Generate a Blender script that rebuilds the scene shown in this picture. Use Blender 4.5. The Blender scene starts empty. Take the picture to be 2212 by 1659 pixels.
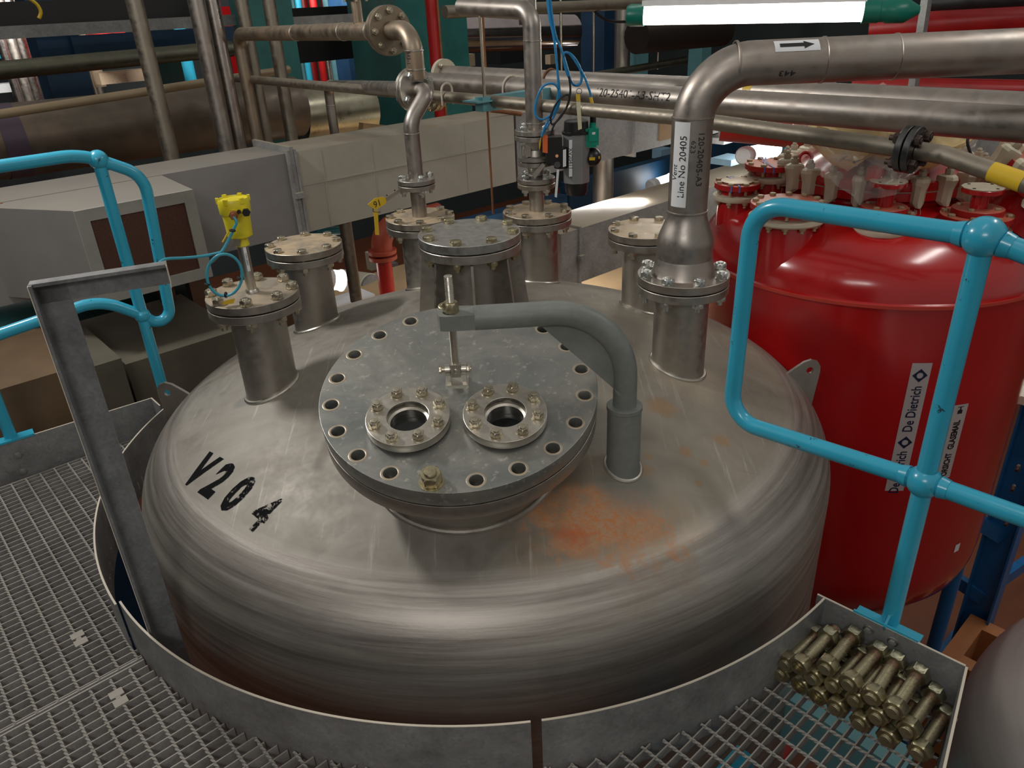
import bpy, bmesh, math, random
from mathutils import Vector, Matrix, noise
C = bpy.context.scene.collection
random.seed(7)
R_ = math.radians
# ---------------------------------------------------------------- camera
CZ = 4.1                       # eye height above the hall floor
FPX = 1640.0; W0, H0 = 2212.0, 1659.0
_dn = Vector((1262 - W0/2, -(4050 - H0/2), -FPX)).normalized()
_up = -_dn
_y = Vector((0, 0, -1)); _y = (_y - _y.dot(_up)*_up).normalized()
_x = _y.cross(_up)
RM = Matrix((_x, _y, _up))     # camera axes -> world axes
camd = bpy.data.cameras.new('camera'); cam = bpy.data.objects.new('camera', camd); C.objects.link(cam)
camd.sensor_width = 36; camd.lens = 36*FPX/W0; camd.clip_start = 0.05; camd.clip_end = 100
cam.matrix_world = Matrix.Translation((0, 0, CZ)) @ RM.to_4x4()
bpy.context.scene.camera = cam
# ---------------------------------------------------------------- view / world / lights
sc = bpy.context.scene
sc.view_settings.view_transform = 'Standard'; sc.view_settings.look = 'None'
sc.view_settings.gamma = 1; sc.view_settings.use_curve_mapping = False
sc.view_settings.exposure = 0.05
wd = bpy.data.worlds.new('hall_air'); sc.world = wd; wd.use_nodes = True
wd.node_tree.nodes['Background'].inputs[0].default_value = (1.0, 0.95, 0.87, 1)
wd.node_tree.nodes['Background'].inputs[1].default_value = 0.27
def area(name, loc, target, sx, sy, power, col=(1, .965, .92)):
    l = bpy.data.lights.new(name, 'AREA'); l.shape = 'RECTANGLE'; l.size = sx; l.size_y = sy; l.energy = power; l.color = col
    o = bpy.data.objects.new(name, l); C.objects.link(o); o.location = loc
    o.rotation_euler = (Vector(target) - Vector(loc)).to_track_quat('-Z', 'Y').to_euler(); return o
area('tube_lamp_left', (-2.25, 2.75, CZ + 1.2), (-.1, 2.0, CZ - 1), .5, .10, 39)
area('fill_light_behind', (-.9, -1.6, CZ + 1.3), (0, 1.6, CZ - 1.4), 1.5, .5, 26)  # added soft fill behind the camera, brightens faces turned toward it
area('tube_lamp_overhead', (.3, 1.0, CZ + 1.5), (.1, 1.4, CZ - 1), 1.3, .16, 3)
area('tube_lamp_right', (2.6, 2.4, CZ + 1.4), (1.7, 3.0, CZ - 1), 1.3, .16, 14)
area('tube_lamp_far', (.6, 5.4, CZ + 1.5), (.2, 6.5, CZ - 1), 1.3, .16, 9)
area('tube_lamp_far_left', (-3.2, 4.6, CZ + 1.5), (-3, 6, CZ - 1), 1.3, .16, 7)
area('tube_lamp_lower_level', (3.6, 4.0, 2.4), (3.4, 4.0, 0), 1.3, .16, 9)
area('tube_lamp_lower_back', (.5, 6.2, 2.6), (.5, 6.2, 0), 1.3, .16, 22)
# ---------------------------------------------------------------- geometry of the place
def ray(px, py):
    return RM @ Vector(((px - W0/2)/FPX, -(py - H0/2)/FPX, -1))
E0 = Vector((0, 0, CZ))
UA = R_(48.8)
U = Vector((math.sin(UA), math.cos(UA), 0)); V = Vector((-U.y, U.x, 0))   # the building's grid directions
Z = Vector((0, 0, 1))
def at(px, py, d): return E0 + ray(px, py)*d                 # d metres deep
def onz(px, py, z):                                          # on a level
    r = ray(px, py); return E0 + r*((z - CZ)/r.z)
def onv(px, py, v): r = ray(px, py); return E0 + r*(v/r.dot(V))
def onu(px, py, u): r = ray(px, py); return E0 + r*(u/r.dot(U))
def onp(px, py, a, b):                                       # on the vertical plane through a and b
    a = Vector(a); b = Vector(b); n = Vector((a.y - b.y, b.x - a.x, 0)); r = ray(px, py)
    return E0 + r*((Vector((a.x, a.y, 0)).dot(n))/r.dot(n))
def uvz(u, v, z): return U*u + V*v + Z*z
def upright(x, y, px, py):                                   # height seen at (px,py) on the upright through x,y
    r = ray(px, py); t = (x*r.x + y*r.y)/(r.x**2 + r.y**2); return CZ + r.z*t
# ---------------------------------------------------------------- mesh builder
def frame(n):
    n = Vector(n).normalized(); a = Vector((1, 0, 0)) if abs(n.x) < .9 else Vector((0, 1, 0))
    u = (a - a.dot(n)*n).normalized(); return u, n.cross(u), n
class MB:
    def __init__(s): s.v = []; s.f = []; s.m = []; s.mi = 0
    def add(s, vs, fs):
        b = len(s.v); s.v += [Vector(p) for p in vs]; s.f += [tuple(i + b for i in f) for f in fs]; s.m += [s.mi]*len(fs); return s
    def box(s, c, sz, ax=None):
        c = Vector(c); X, Y, Zz = ax if ax else (Vector((1, 0, 0)), Vector((0, 1, 0)), Vector((0, 0, 1)))
        h = [d/2 for d in sz]; vs = [c + X*h[0]*i + Y*h[1]*j + Zz*h[2]*k for k in (-1, 1) for j in (-1, 1) for i in (-1, 1)]
        return s.add(vs, [(0, 2, 3, 1), (4, 5, 7, 6), (0, 1, 5, 4), (2, 6, 7, 3), (0, 4, 6, 2), (1, 3, 7, 5)])
    def beam(s, p0, p1, w, h, up=Z):
        p0 = Vector(p0); p1 = Vector(p1); d = (p1 - p0); L = d.length; d.normalize()
        sd = d.cross(up).normalized(); u2 = sd.cross(d)
        return s.box((p0 + p1)/2, (L, w, h), (d, sd, u2))
    def loft(s, rings, cap=True, closed=False):
        n = len(rings[0]); b = len(s.v)
        for r in rings: s.v += [Vector(p) for p in r]
        k = len(rings)
        for i in range(k if closed else k - 1):
            for j in range(n):
                a = b + i*n + j; a2 = b + i*n + (j + 1) % n; c = b + ((i + 1) % k)*n + j; c2 = b + ((i + 1) % k)*n + (j + 1) % n
                s.f.append((a, a2, c2, c)); s.m.append(s.mi)
        if cap and not closed:
            s.f.append(tuple(b + j for j in range(n))[::-1]); s.m.append(s.mi)
            s.f.append(tuple(b + (k - 1)*n + j for j in range(n))); s.m.append(s.mi)
        return s
    def lathe(s, prof, o=(0, 0, 0), ax=(0, 0, 1), n=32, cap=True, closed=False):
        o = Vector(o); u, w, d = frame(ax)
        rings = [[o + d*z + (u*math.cos(2*math.pi*j/n) + w*math.sin(2*math.pi*j/n))*max(r, 1e-5) for j in range(n)] for r, z in prof]
        return s.loft(rings, cap, closed)
    def cyl(s, p0, p1, r, n=20, r1=None):
        p0 = Vector(p0); p1 = Vector(p1); d = p1 - p0
        return s.lathe([(r, 0), (r if r1 is None else r1, d.length)], p0, d, n)
    def tube(s, pts, r, n=12, closed=False, cap=True):
        P = [Vector(p) for p in pts]; k = len(P); rings = []
        rr = r if isinstance(r, (list, tuple)) else [r]*k
        t0 = (P[1] - P[0]).normalized(); u, w, _ = frame(t0)
        for i in range(k):
            if closed: t = (P[(i + 1) % k] - P[i - 1]).normalized()
            else: t = (P[min(i + 1, k - 1)] - P[max(i - 1, 0)]).normalized()
            u = (u - u.dot(t)*t).normalized(); w = t.cross(u)
            rings.append([P[i] + (u*math.cos(2*math.pi*j/n) + w*math.sin(2*math.pi*j/n))*rr[i] for j in range(n)])
        return s.loft(rings, cap and not closed, closed)
    def prism(s, poly, d):
        """poly: 3-D outline, pushed by vector d"""
        P = [Vector(p) for p in poly]; d = Vector(d); return s.loft([P, [p + d for p in P]])
    def hexn(s, c, ax, af, h, bore=0, ph=0):
        u, w, d = frame(ax); c = Vector(c); ro = af/2/math.cos(R_(30))
        ring = lambda r, z, rnd=0: [c + d*z + (u*math.cos(R_(ph + j*10)) + w*math.sin(R_(ph + j*10)))*r*(1 if rnd else (math.cos(R_(30))/math.cos(R_((j*10) % 60 - 30)))) for j in range(36)]
        rs = [ring(af/2*.97, 0, 1), ring(ro, h*.08), ring(ro, h*.88), ring(af/2*.96, h, 1)]
        if bore: rs += [ring(bore, h, 1), ring(bore, 0, 1)]; return s.loft(rs, False, True)
        return s.loft(rs)
    def thread(s, p0, p1, r, pitch=.003):
        p0 = Vector(p0); p1 = Vector(p1); L = (p1 - p0).length; k = max(2, int(L/pitch)); pr = []
        for i in range(k): pr += [(r*.93, L*i/k), (r, L*(i + .5)/k)]
        pr = [(r*.8, 0)] + pr + [(r*.93, L*.995), (r*.75, L)]
        return s.lathe(pr, p0, p1 - p0, 20)
    def sphere(s, c, r, n=20, sq=(1, 1, 1)):
        c = Vector(c); k = n//2
        rings = [[c + Vector((math.sin(math.pi*i/k)*math.cos(2*math.pi*j/n)*r*sq[0], math.sin(math.pi*i/k)*math.sin(2*math.pi*j/n)*r*sq[1], -math.cos(math.pi*i/k)*r*sq[2])) for j in range(n)] for i in range(1, k)]
        return s.loft(rings)
    def mesh(s, name, mats, inv=None, smooth=38):
        me = bpy.data.meshes.new(name)
        vs = [inv @ p for p in s.v] if inv is not None else s.v
        me.from_pydata([tuple(p) for p in vs], [], s.f)
        for m in (mats if isinstance(mats, (list, tuple)) else [mats]): me.materials.append(m)
        if any(s.m): me.polygons.foreach_set('material_index', s.m)
        bm = bmesh.new(); bm.from_mesh(me); bmesh.ops.recalc_face_normals(bm, faces=bm.faces); bm.to_mesh(me); bm.free()
        if smooth:
            me.polygons.foreach_set('use_smooth', [True]*len(me.polygons)); me.set_sharp_from_angle(angle=R_(smooth))
        me.update(); return me
def root_of(o):
    while o.parent: o = o.parent
    return o
WM = {}
def tag(o, label=None, cat=None, group=None, kind=None):
    if label: o['label'] = label
    if cat: o['category'] = cat
    if group: o['group'] = group
    if kind: o['kind'] = kind
    return o
def thing(name, label, cat, loc=(0, 0, 0), mat=None, group=None):
    o = bpy.data.objects.new(name, None); C.objects.link(o); o.empty_display_size = .05
    m = mat if mat is not None else Matrix.Translation(Vector(loc)); o.matrix_world = m; WM[o.name] = m.copy()
    return tag(o, label, cat, group)
def put(name, mb, mat, parent=None, label=None, cat=None, group=None, kind=None, local=False, smooth=38):
    """link a builder as one mesh object; world coordinates unless local"""
    inv = None
    if parent is not None and not local: inv = WM[parent.name].inverted()
    if parent is None and not local:                      # top-level mesh: origin at its base centre
        xs = [p.x for p in mb.v]; ys = [p.y for p in mb.v]; zs = [p.z for p in mb.v]
        c = Vector(((min(xs) + max(xs))/2, (min(ys) + max(ys))/2, min(zs))); inv = Matrix.Translation(-c)
    me = mb.mesh(name, mat, inv, smooth)
    o = bpy.data.objects.new(name, me); C.objects.link(o)
    if parent is not None: o.parent = parent; WM[o.name] = WM[parent.name]
    else:
        if not local: o.location = c
        WM[o.name] = Matrix.Translation(c) if not local else Matrix()
    return tag(o, label, cat, group, kind)
def inst(name, me, parent, m, label=None):
    o = bpy.data.objects.new(name, me); C.objects.link(o); o.parent = parent
    o.matrix_local = (WM[parent.name].inverted() @ m) if parent is not None else m; WM[o.name] = m.copy()
    if label: o['label'] = label
    return o
def look(p, n, x=None):
    """matrix at p with local z along n"""
    n = Vector(n).normalized()
    if x is None: u, w, d = frame(n)
    else:
        u = Vector(x); u = (u - u.dot(n)*n).normalized(); w = n.cross(u)
    return Matrix(((u.x, w.x, n.x, p[0]), (u.y, w.y, n.y, p[1]), (u.z, w.z, n.z, p[2]), (0, 0, 0, 1)))
def bend(pts, rad, seg=8):
    """polyline with rounded corners"""
    P = [Vector(p) for p in pts]; out = [P[0]]
    for i in range(1, len(P) - 1):
        r = rad[i - 1] if isinstance(rad, (list, tuple)) else rad
        a = (P[i - 1] - P[i]).normalized(); b = (P[i + 1] - P[i]).normalized(); ang = a.angle(b)
        if ang > 3.1 or r == 0: out.append(P[i]); continue
        t = r/math.tan(ang/2); t = min(t, (P[i-1]-P[i]).length*.49*(2 if i == 1 else 1), (P[i+1]-P[i]).length*.49*(2 if i == len(P)-2 else 1)); r2 = t*math.tan(ang/2)
        c = P[i] + (a + b).normalized()*(r2/math.sin(ang/2)); s0 = P[i] + a*t - c; s1 = P[i] + b*t - c
        th = s0.angle(s1)
        for k in range(seg + 1):
            f = k/seg; out.append(c + (s0*math.sin((1 - f)*th) + s1*math.sin(f*th))/math.sin(th))
    return out + [P[-1]]
def catmull(pts, k=8, closed=False):
    P = [Vector(p) for p in pts]; n = len(P); out = []
    for i in range(n if closed else n - 1):
        a = P[i - 1] if (closed or i) else P[0]; b = P[i]; c = P[(i + 1) % n]; d = P[(i + 2) % n] if closed else P[min(i + 2, n - 1)]
        for j in range(k):
            t = j/k; out.append(.5*((2*b) + (c - a)*t + (2*a - 5*b + 4*c - d)*t*t + (3*b - a - 3*c + d)*t**3))
    if not closed: out.append(P[-1])
    return out
# ---------------------------------------------------------------- lettering
def glyphs(txt, size, sp=1.0, bold=0):
    cu = bpy.data.curves.new('t', 'FONT'); cu.body = txt; cu.size = size; cu.align_x = 'CENTER'; cu.align_y = 'CENTER'; cu.space_character = sp; cu.offset = bold; cu.resolution_u = 3
    o = bpy.data.objects.new('t', cu); C.objects.link(o); dg = bpy.context.evaluated_depsgraph_get(); dg.update()
    me = bpy.data.meshes.new_from_object(o.evaluated_get(dg)); C.objects.unlink(o); bpy.data.objects.remove(o)
    return me
def lettering(name, txt, size, mat, parent, fn, sx=1.0, sub=0, italic=0, sp=1.0, jit=0, bold=0):
    """flat text whose (x,y) is laid on a surface by fn -> world point"""
    me = glyphs(txt, size, sp, bold)
    bm = bmesh.new(); bm.from_mesh(me)
    if sub: bmesh.ops.triangulate(bm, faces=bm.faces); bmesh.ops.subdivide_edges(bm, edges=[e for e in bm.edges if e.calc_length() > sub], cuts=2, use_grid_fill=False)
    inv = WM[parent.name].inverted()
    rnd = random.Random(len(txt))
    for v in bm.verts:
        x, y = v.co.x*sx + v.co.y*italic, v.co.y
        if jit: x += noise.noise(Vector((x*25, y*25, 1)))*jit; y += noise.noise(Vector((x*18, y*25, 9)))*jit
        v.co = inv @ fn(x, y)
    bm.to_mesh(me); bm.free(); me.materials.append(mat)
    o = bpy.data.objects.new(name, me); C.objects.link(o); o.parent = parent; WM[o.name] = WM[parent.name]; return o
def sheet(w, h, fn, nx=10, ny=4, rad=0):
    mb = MB(); vs = []
    for j in range(ny + 1):
        for i in range(nx + 1): vs.append(fn(-w/2 + w*i/nx, -h/2 + h*j/ny))
    mb.add(vs, [(j*(nx+1)+i, j*(nx+1)+i+1, (j+1)*(nx+1)+i+1, (j+1)*(nx+1)+i) for j in range(ny) for i in range(nx)]); return mb
# ---------------------------------------------------------------- materials
class NT:
    def __init__(s, name):
        s.mat = bpy.data.materials.new(name); s.mat.use_nodes = True; s.t = s.mat.node_tree; s.b = s.t.nodes['Principled BSDF']
        s.co = s.t.nodes.new('ShaderNodeTexCoord')
    def n(s, ty, **k):
        x = s.t.nodes.new('ShaderNode' + ty)
        for a, b in k.items():
            if a in x.inputs.keys() and not hasattr(x, a): x.inputs[a].default_value = b
            else: setattr(x, a, b)
        return x
    def l(s, a, b): s.t.links.new(a, b)
    def vec(s, scale=(1, 1, 1), rot=(0, 0, 0)):
        m = s.n('Mapping'); m.inputs['Scale'].default_value = scale; m.inputs['Rotation'].default_value = rot; s.l(s.co.outputs['Object'], m.inputs['Vector']); return m.outputs[0]
    def noise(s, sc=5, det=5, ro=.6, vec=None, dist=0):
        x = s.n('TexNoise'); x.inputs['Scale'].default_value = sc; x.inputs['Detail'].default_value = det; x.inputs['Roughness'].default_value = ro; x.inputs['Distortion'].default_value = dist
        s.l(vec if vec is not None else s.co.outputs['Object'], x.inputs['Vector']); return x.outputs['Fac']
    def ramp(s, fac, stops):
        r = s.n('ValToRGB'); e = r.color_ramp.elements
        while len(e) < len(stops): e.new(.5)
        for i, (p, c) in enumerate(stops):
            e[i].position = p; e[i].color = (c, c, c, 1) if isinstance(c, (int, float)) else tuple(c) + (1,)
        s.l(fac, r.inputs[0]); return r.outputs[0]
    def mix(s, fac, a, b, ty='MIX'):
        m = s.n('MixRGB'); m.blend_type = ty
        for i, x in ((0, fac), (1, a), (2, b)):
            if isinstance(x, (int, float)): m.inputs[i].default_value = x if i == 0 else (x, x, x, 1)
            elif isinstance(x, tuple): m.inputs[i].default_value = x + (1,)
            else: s.l(x, m.inputs[i])
        return m.outputs[0]
    def math(s, op, a, b=0):
        m = s.n('Math'); m.operation = op
        for i, x in ((0, a), (1, b)):
            if isinstance(x, (int, float)): m.inputs[i].default_value = x
            else: s.l(x, m.inputs[i])
        return m.outputs[0]
    def up(s, lo=.6, hi=.95):                      # faces that look up (dust settles there)
        g = s.n('NewGeometry'); x = s.n('SeparateXYZ'); s.l(g.outputs['Normal'], x.inputs[0]); return s.ramp(x.outputs[2], [(lo, 0.), (hi, 1.)])
    def set(s, col=None, rough=None, metal=None, bump=None, bs=.3, bd=.002, **k):
        for nm, x in (('Base Color', col), ('Roughness', rough), ('Metallic', metal)):
            if x is None: continue
            if isinstance(x, tuple): s.b.inputs[nm].default_value = x + (1,)
            elif isinstance(x, (int, float)): s.b.inputs[nm].default_value = x
            else: s.l(x, s.b.inputs[nm])
        if bump is not None:
            b = s.n('Bump'); b.inputs['Strength'].default_value = bs; b.inputs['Distance'].default_value = bd; s.l(bump, b.inputs['Height']); s.l(b.outputs[0], s.b.inputs['Normal'])
        for a, b in k.items(): s.b.inputs[a.replace('_', ' ')].default_value = b
        return s.mat
def steel(name, base=(.52, .49, .45), dark=.7, rough=.38, dust=0., dustcol=(.36, .30, .22), metal=1., rust=0., sc=7):
    t = NT(name); n1 = t.noise(sc, 6, .65); n2 = t.noise(sc*6, 3, .6)
    c = t.mix(t.ramp(n1, [(.3, 0.), (.7, 1.)]), tuple(x*dark for x in base), base)
    c = t.mix(t.math('MULTIPLY', n2, .35), c, tuple(min(1, x*1.25) for x in base))
    m = metal
    if rust: rf = t.ramp(n1, [(.5, 0.), (.72, rust)]); c = t.mix(rf, c, (.30, .13, .05)); m = t.math('MULTIPLY', t.math('SUBTRACT', 1., rf), metal)
    if dust:
        df = t.math('MULTIPLY', t.math('MULTIPLY', t.up(), t.ramp(t.noise(sc*1.6, 6, .75), [(.32, .25), (.6, 1.)])), dust)
        c = t.mix(df, c, dustcol); m = t.math('MULTIPLY', t.math('SUBTRACT', 1., df), m)
    r = t.ramp(n2, [(.3, rough*.85), (.7, min(1, rough*1.25))])
    return t.set(c, r, m, n2, .08, .001)
def paint(name, col, rough=.3, chip=None, chips=0., var=.85, metal=0., coat=0., sc=10, dust=0., dcol=(.24, .19, .13)):
    t = NT(name); n1 = t.noise(sc, 5, .6)
    c = t.mix(t.ramp(n1, [(.3, 0.), (.7, 1.)]), tuple(x*var for x in col), col)
    if chips: c = t.mix(t.ramp(t.noise(26, 6, .75), [(1 - chips*.6 - .12, 0.), (1 - chips*.6 - .1, 1.)]), c, chip or (.08, .08, .08))
    if dust: c = t.mix(t.math('MULTIPLY', t.math('MULTIPLY', t.up(), t.ramp(t.noise(3, 6, .7), [(.35, .5), (.6, 1.)])), dust), c, dcol)
    m = t.set(c, rough, metal, t.noise(60, 3), .06, .001)
    if coat: t.b.inputs['Coat Weight'].default_value = coat; t.b.inputs['Coat Roughness'].default_value = .15
    return m
def plain(name, col, rough=.5, metal=0., emit=None, es=0):
    t = NT(name); n1 = t.noise(14, 4)
    t.set(t.mix(n1, tuple(x*.88 for x in col), tuple(min(1, x*1.08) for x in col)), rough, metal)
    if emit: t.b.inputs['Emission Color'].default_value = emit + (1,); t.b.inputs['Emission Strength'].default_value = es
    return t.mat
M = {}
M['steel'] = steel('stainless_dull', (.47, .44, .40), .78, .42)
M['steel_dusty'] = steel('stainless_with_dust', (.45, .42, .38), .8, .42, dust=.85, dustcol=(.42, .33, .21))
M['steel_tan'] = steel('blind_top_tan_dust', (.50, .46, .40), .85, .40, dust=1., dustcol=(.55, .42, .27))
M['steel_bright'] = steel('stainless_bright', (.60, .57, .51), .82, .34, dust=.2, sc=12)
M['steel_grey'] = steel('stainless_grey_lid', (.48, .48, .46), .82, .40, dust=.25, dustcol=(.40, .37, .32))
M['pipe'] = steel('stainless_pipe', (.46, .42, .38), .62, .42, rust=.28, sc=4)
M['pipe_brown'] = steel('stained_pipe', (.40, .33, .25), .65, .46, rust=.5, dust=.3, sc=4)
M['pipe_dull'] = steel('old_pipe', (.36, .32, .26), .7, .5, dust=.55, dustcol=(.28, .23, .16), sc=6)
M['nut'] = steel('nut_steel', (.60, .55, .44), .7, .35, sc=40)
M['nut_yellow'] = steel('zinc_yellow_nut', (.55, .49, .32), .5, .38, sc=22)
M['nut_zinc'] = steel('zinc_nut', (.66, .68, .66), .8, .35, sc=40)
M['black'] = plain('black_plastic', (.012, .012, .013), .35)
M['gap'] = plain('gasket_dark', (.02, .015, .012), .8)
M['white'] = plain('label_white', (.82, .84, .86), .35)
M['ink'] = plain('ink_black', (.01, .01, .012), .5)
M['marker'] = plain('marker_pen', (.025, .022, .025), .6)
M['yellow'] = paint('yellow_plastic', (.80, .68, .03), .35)
M['yellow_tag'] = paint('yellow_tag', (.78, .52, .03), .4)
M['orange'] = plain('orange_tag', (.85, .17, .04), .5)
M['blue'] = paint('light_blue_gloss_paint', (.035, .42, .62), .28, (.02, .06, .08), .40, .9, coat=.4)
M['blue_cable'] = paint('blue_cable', (.02, .25, .55), .3)
M['teal'] = paint('teal_paint', (.02, .16, .15), .42, (.10, .07, .04), .18, .6, sc=4)
M['navy'] = paint('dark_blue_paint', (.010, .055, .13), .45, var=.6, sc=4)
M['midblue'] = paint('frame_blue', (.012, .12, .32), .4, var=.8)
M['green'] = paint('green_plastic', (.0, .33, .22), .35)
M['red'] = paint('red_gloss_paint', (.50, .008, .010), .22, var=.85, coat=.7, sc=3)
M['red_dark'] = paint('red_paint', (.40, .012, .012), .35, var=.7, sc=5)
M['cream'] = paint('cream_coating', (.46, .44, .37), .5, (.35, .30, .22), .12, .9, dust=.85)
def galv(name, base=(.42, .44, .44), dark=.55, dust=.2, rough=.5, sc=14, met=.45):
    t = NT(name); n = t.noise(sc*.45, 6, .7); vv = t.n('TexVoronoi'); vv.inputs['Scale'].default_value = sc*4; t.l(t.co.outputs['Object'], vv.inputs['Vector'])
    c = t.mix(t.ramp(n, [(.32, 0.), (.68, 1.)]), tuple(x*dark for x in base), base)
    vv.inputs['Scale'].default_value = sc*9; c = t.mix(.12, c, vv.outputs['Color'], 'OVERLAY'); bw = t.n('HueSaturation'); bw.inputs['Saturation'].default_value = .25; t.l(c, bw.inputs['Color']); c = bw.outputs[0]
    df = t.math('MULTIPLY', t.up(), dust); c = t.mix(df, c, (.36, .31, .24))
    return t.set(c, t.ramp(n, [(.3, rough*.8), (.7, rough*1.2)]), t.math('MAXIMUM', 0., t.math('SUBTRACT', met, df)))
M['galv'] = galv('galvanised', (.31, .335, .33), .55, .12, .5, 14, .3)
M['galv_edge'] = plain('sawn_edge_dusty', (.62, .56, .46), .6)
M['galv_dark'] = galv('galvanised_dark', (.21, .25, .285), .5, .08, .5, 14, .3)
M['galv_duct'] = galv('duct_galvanised', (.40, .40, .37), .62, .95, .6, 9, .3)
M['grate'] = galv('grating_steel', (.36, .345, .29), .65, .5, .6, 20, .15)
M['clamp'] = paint('clamp_off_white', (.66, .60, .46), .5, (.30, .22, .14), .2, .85, sc=30)

M['blue_cable_pale'] = paint('pale_blue_cable', (.05, .36, .48), .35)
M['act_grey'] = paint('actuator_grey', (.30, .31, .32), .4, metal=.5)
M['orange_tan'] = plain('copper_knob', (.7, .35, .16), .4)
M['cream_tag'] = plain('cream_tag', (.75, .72, .5), .5)
M['flange_dark'] = steel('dark_flange_steel', (.16, .16, .16), .7, .35)
M['nut_dark'] = steel('dark_nut', (.12, .09, .08), .7, .5)
M['rust'] = paint('rusty_steel', (.30, .12, .05), .7, var=.5)
M['blue_grey'] = paint('faded_blue_paint', (.16, .40, .45), .5, (.2, .15, .1), .15)
M['copper'] = paint('copper_gland', (.45, .20, .10), .35, metal=.8)
g = NT('sight_glass_pane'); g.set((.02, .025, .025), .04); g.b.inputs['Transmission Weight'].default_value = .6; g.b.inputs['IOR'].default_value = 1.5; M['glassm'] = g.mat

M['red_edge'] = paint('red_rim_lighter', (.62, .06, .04), .4)  # rim band in a lighter red than the shell
M['red_dusty'] = (lambda t: t.set(t.mix(t.math('MULTIPLY', t.up(), .8), (.46, .012, .012), (.60, .20, .13)), .38))(NT('red_paint_dusty'))
M['clamp_nut'] = paint('clamp_nut', (.46, .40, .30), .5, sc=30)
M['nut_tan'] = paint('dusty_bolt', (.48, .38, .24), .5, metal=.3, sc=30)
M['strap_blue'] = plain('blue_strap', (.10, .16, .50), .5)
M['sticker'] = plain('sticker_pale', (.50, .44, .44), .4)
M['navy_ink'] = plain('navy_ink', (.008, .012, .05), .5)
M['pad'] = paint('insulation_pad', (.82, .62, .27), .8, var=.75, sc=8)
w = NT('clear_plastic'); w.set((.9, .88, .85), .12); w.b.inputs['Alpha'].default_value = .17; M['wrap'] = w.mat
M['chrome'] = plain('chrome', (.8, .8, .85), .08, 1.)
M['duct_grey'] = paint('duct_grey', (.27, .26, .25), .5, (.3, .25, .2), .1, .85, sc=4, dust=.6, dcol=(.30, .27, .22))
M['duct_light'] = paint('grille_frame', (.36, .35, .31), .5)
M['duct_dull'] = paint('dull_duct', (.15, .135, .10), .6, (.2, .1, .05), .2, .7, sc=4)
M['duct_darkm'] = plain('dark_duct', (.05, .045, .04), .4, .5)
M['duct_darkm2'] = plain('dark_rounded_duct', (.10, .08, .07), .35, .8)
M['black_steel'] = plain('black_steel', (.02, .02, .022), .5, .3)
M['grille'] = (lambda t: t.set(t.mix(t.ramp(t.noise(420, 2, .5), [(.42, 0.), (.6, 1.)]), (.055, .020, .012), (.12, .045, .027)), .7))(NT('brown_grille_mesh'))
M['tan'] = paint('tan_board', (.40, .26, .13), .7, var=.7, sc=4)
M['tan_board'] = paint('tan_deck', (.52, .36, .20), .6, var=.85, sc=2)
M['rust_tan'] = paint('rust_stained_duct', (.19, .12, .065), .65, (.12, .04, .02), .25, .6, sc=3)
M['beam_brown'] = paint('brown_steel', (.16, .085, .05), .5, (.4, .3, .2), .15, .6, sc=5)
M['teal_dark'] = paint('dark_teal', (.008, .05, .05), .4, var=.6, sc=4)
M['pump_cream'] = plain('cream_paint', (.60, .58, .45), .45)
M['red_oxide'] = paint('red_oxide', (.42, .07, .035), .55, var=.7)
M['insul'] = steel('insulation_cladding', (.16, .13, .10), .55, .45, rust=.25, sc=2.5, metal=.6)
M['insul_shiny'] = steel('shiny_cladding', (.42, .40, .30), .5, .3, sc=3)
M['purple'] = plain('purple_band', (.07, .045, .07), .5)
M['pipe_tan'] = paint('tan_pipe', (.30, .23, .14), .5, metal=.3)
M['pipe_darkgreen'] = steel('dark_greenish_pipe', (.16, .16, .12), .6, .5, sc=5)
M['pipe_bright_s'] = steel('brighter_pipe', (.55, .5, .46), .6, .3, sc=6)
M['polished'] = steel('polished_duct', (.62, .55, .56), .5, .12, sc=2)
M['steel_brushed'] = (lambda t: t.set(t.mix(t.noise(1., 5, .6, t.vec((3, 3, 60))), (.30, .28, .265), (.44, .42, .40)), .42, .5))(NT('brushed_steel'))
M['timber'] = paint('orange_timber', (.40, .15, .05), .6, var=.75, sc=5)
M['carton'] = paint('printed_carton', (.50, .38, .26), .7, (.2, .08, .05), .4)
M['blue_pale'] = plain('pale_blue', (.35, .6, .8), .5)
M['green_lamp'] = plain('lamp_green', (.0, .17, .12), .35)
M['floor'] = (lambda t: t.set(t.mix(t.noise(3, 6, .7), (.12, .034, .015), (.22, .075, .034)), .45))(NT('red_brown_floor'))
M['wall'] = (lambda t: t.set(t.mix(t.noise(1.2, 5, .7), (.02, .04, .045), (.06, .07, .07)), .7))(NT('hall_wall'))
for nm, c, e in (('lamp', (1, .98, .92), 8), ('lamp_dim', (1, .98, .95), 2.2), ('lamp_main', (1, .97, .88), 11)):
    M[nm] = plain('glow_' + nm, (.9, .9, .88), .3, emit=c, es=e)

M['galv_tray'] = galv('galvanised_tray', (.24, .27, .25), .5, .3, .5, 10, .3)
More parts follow.
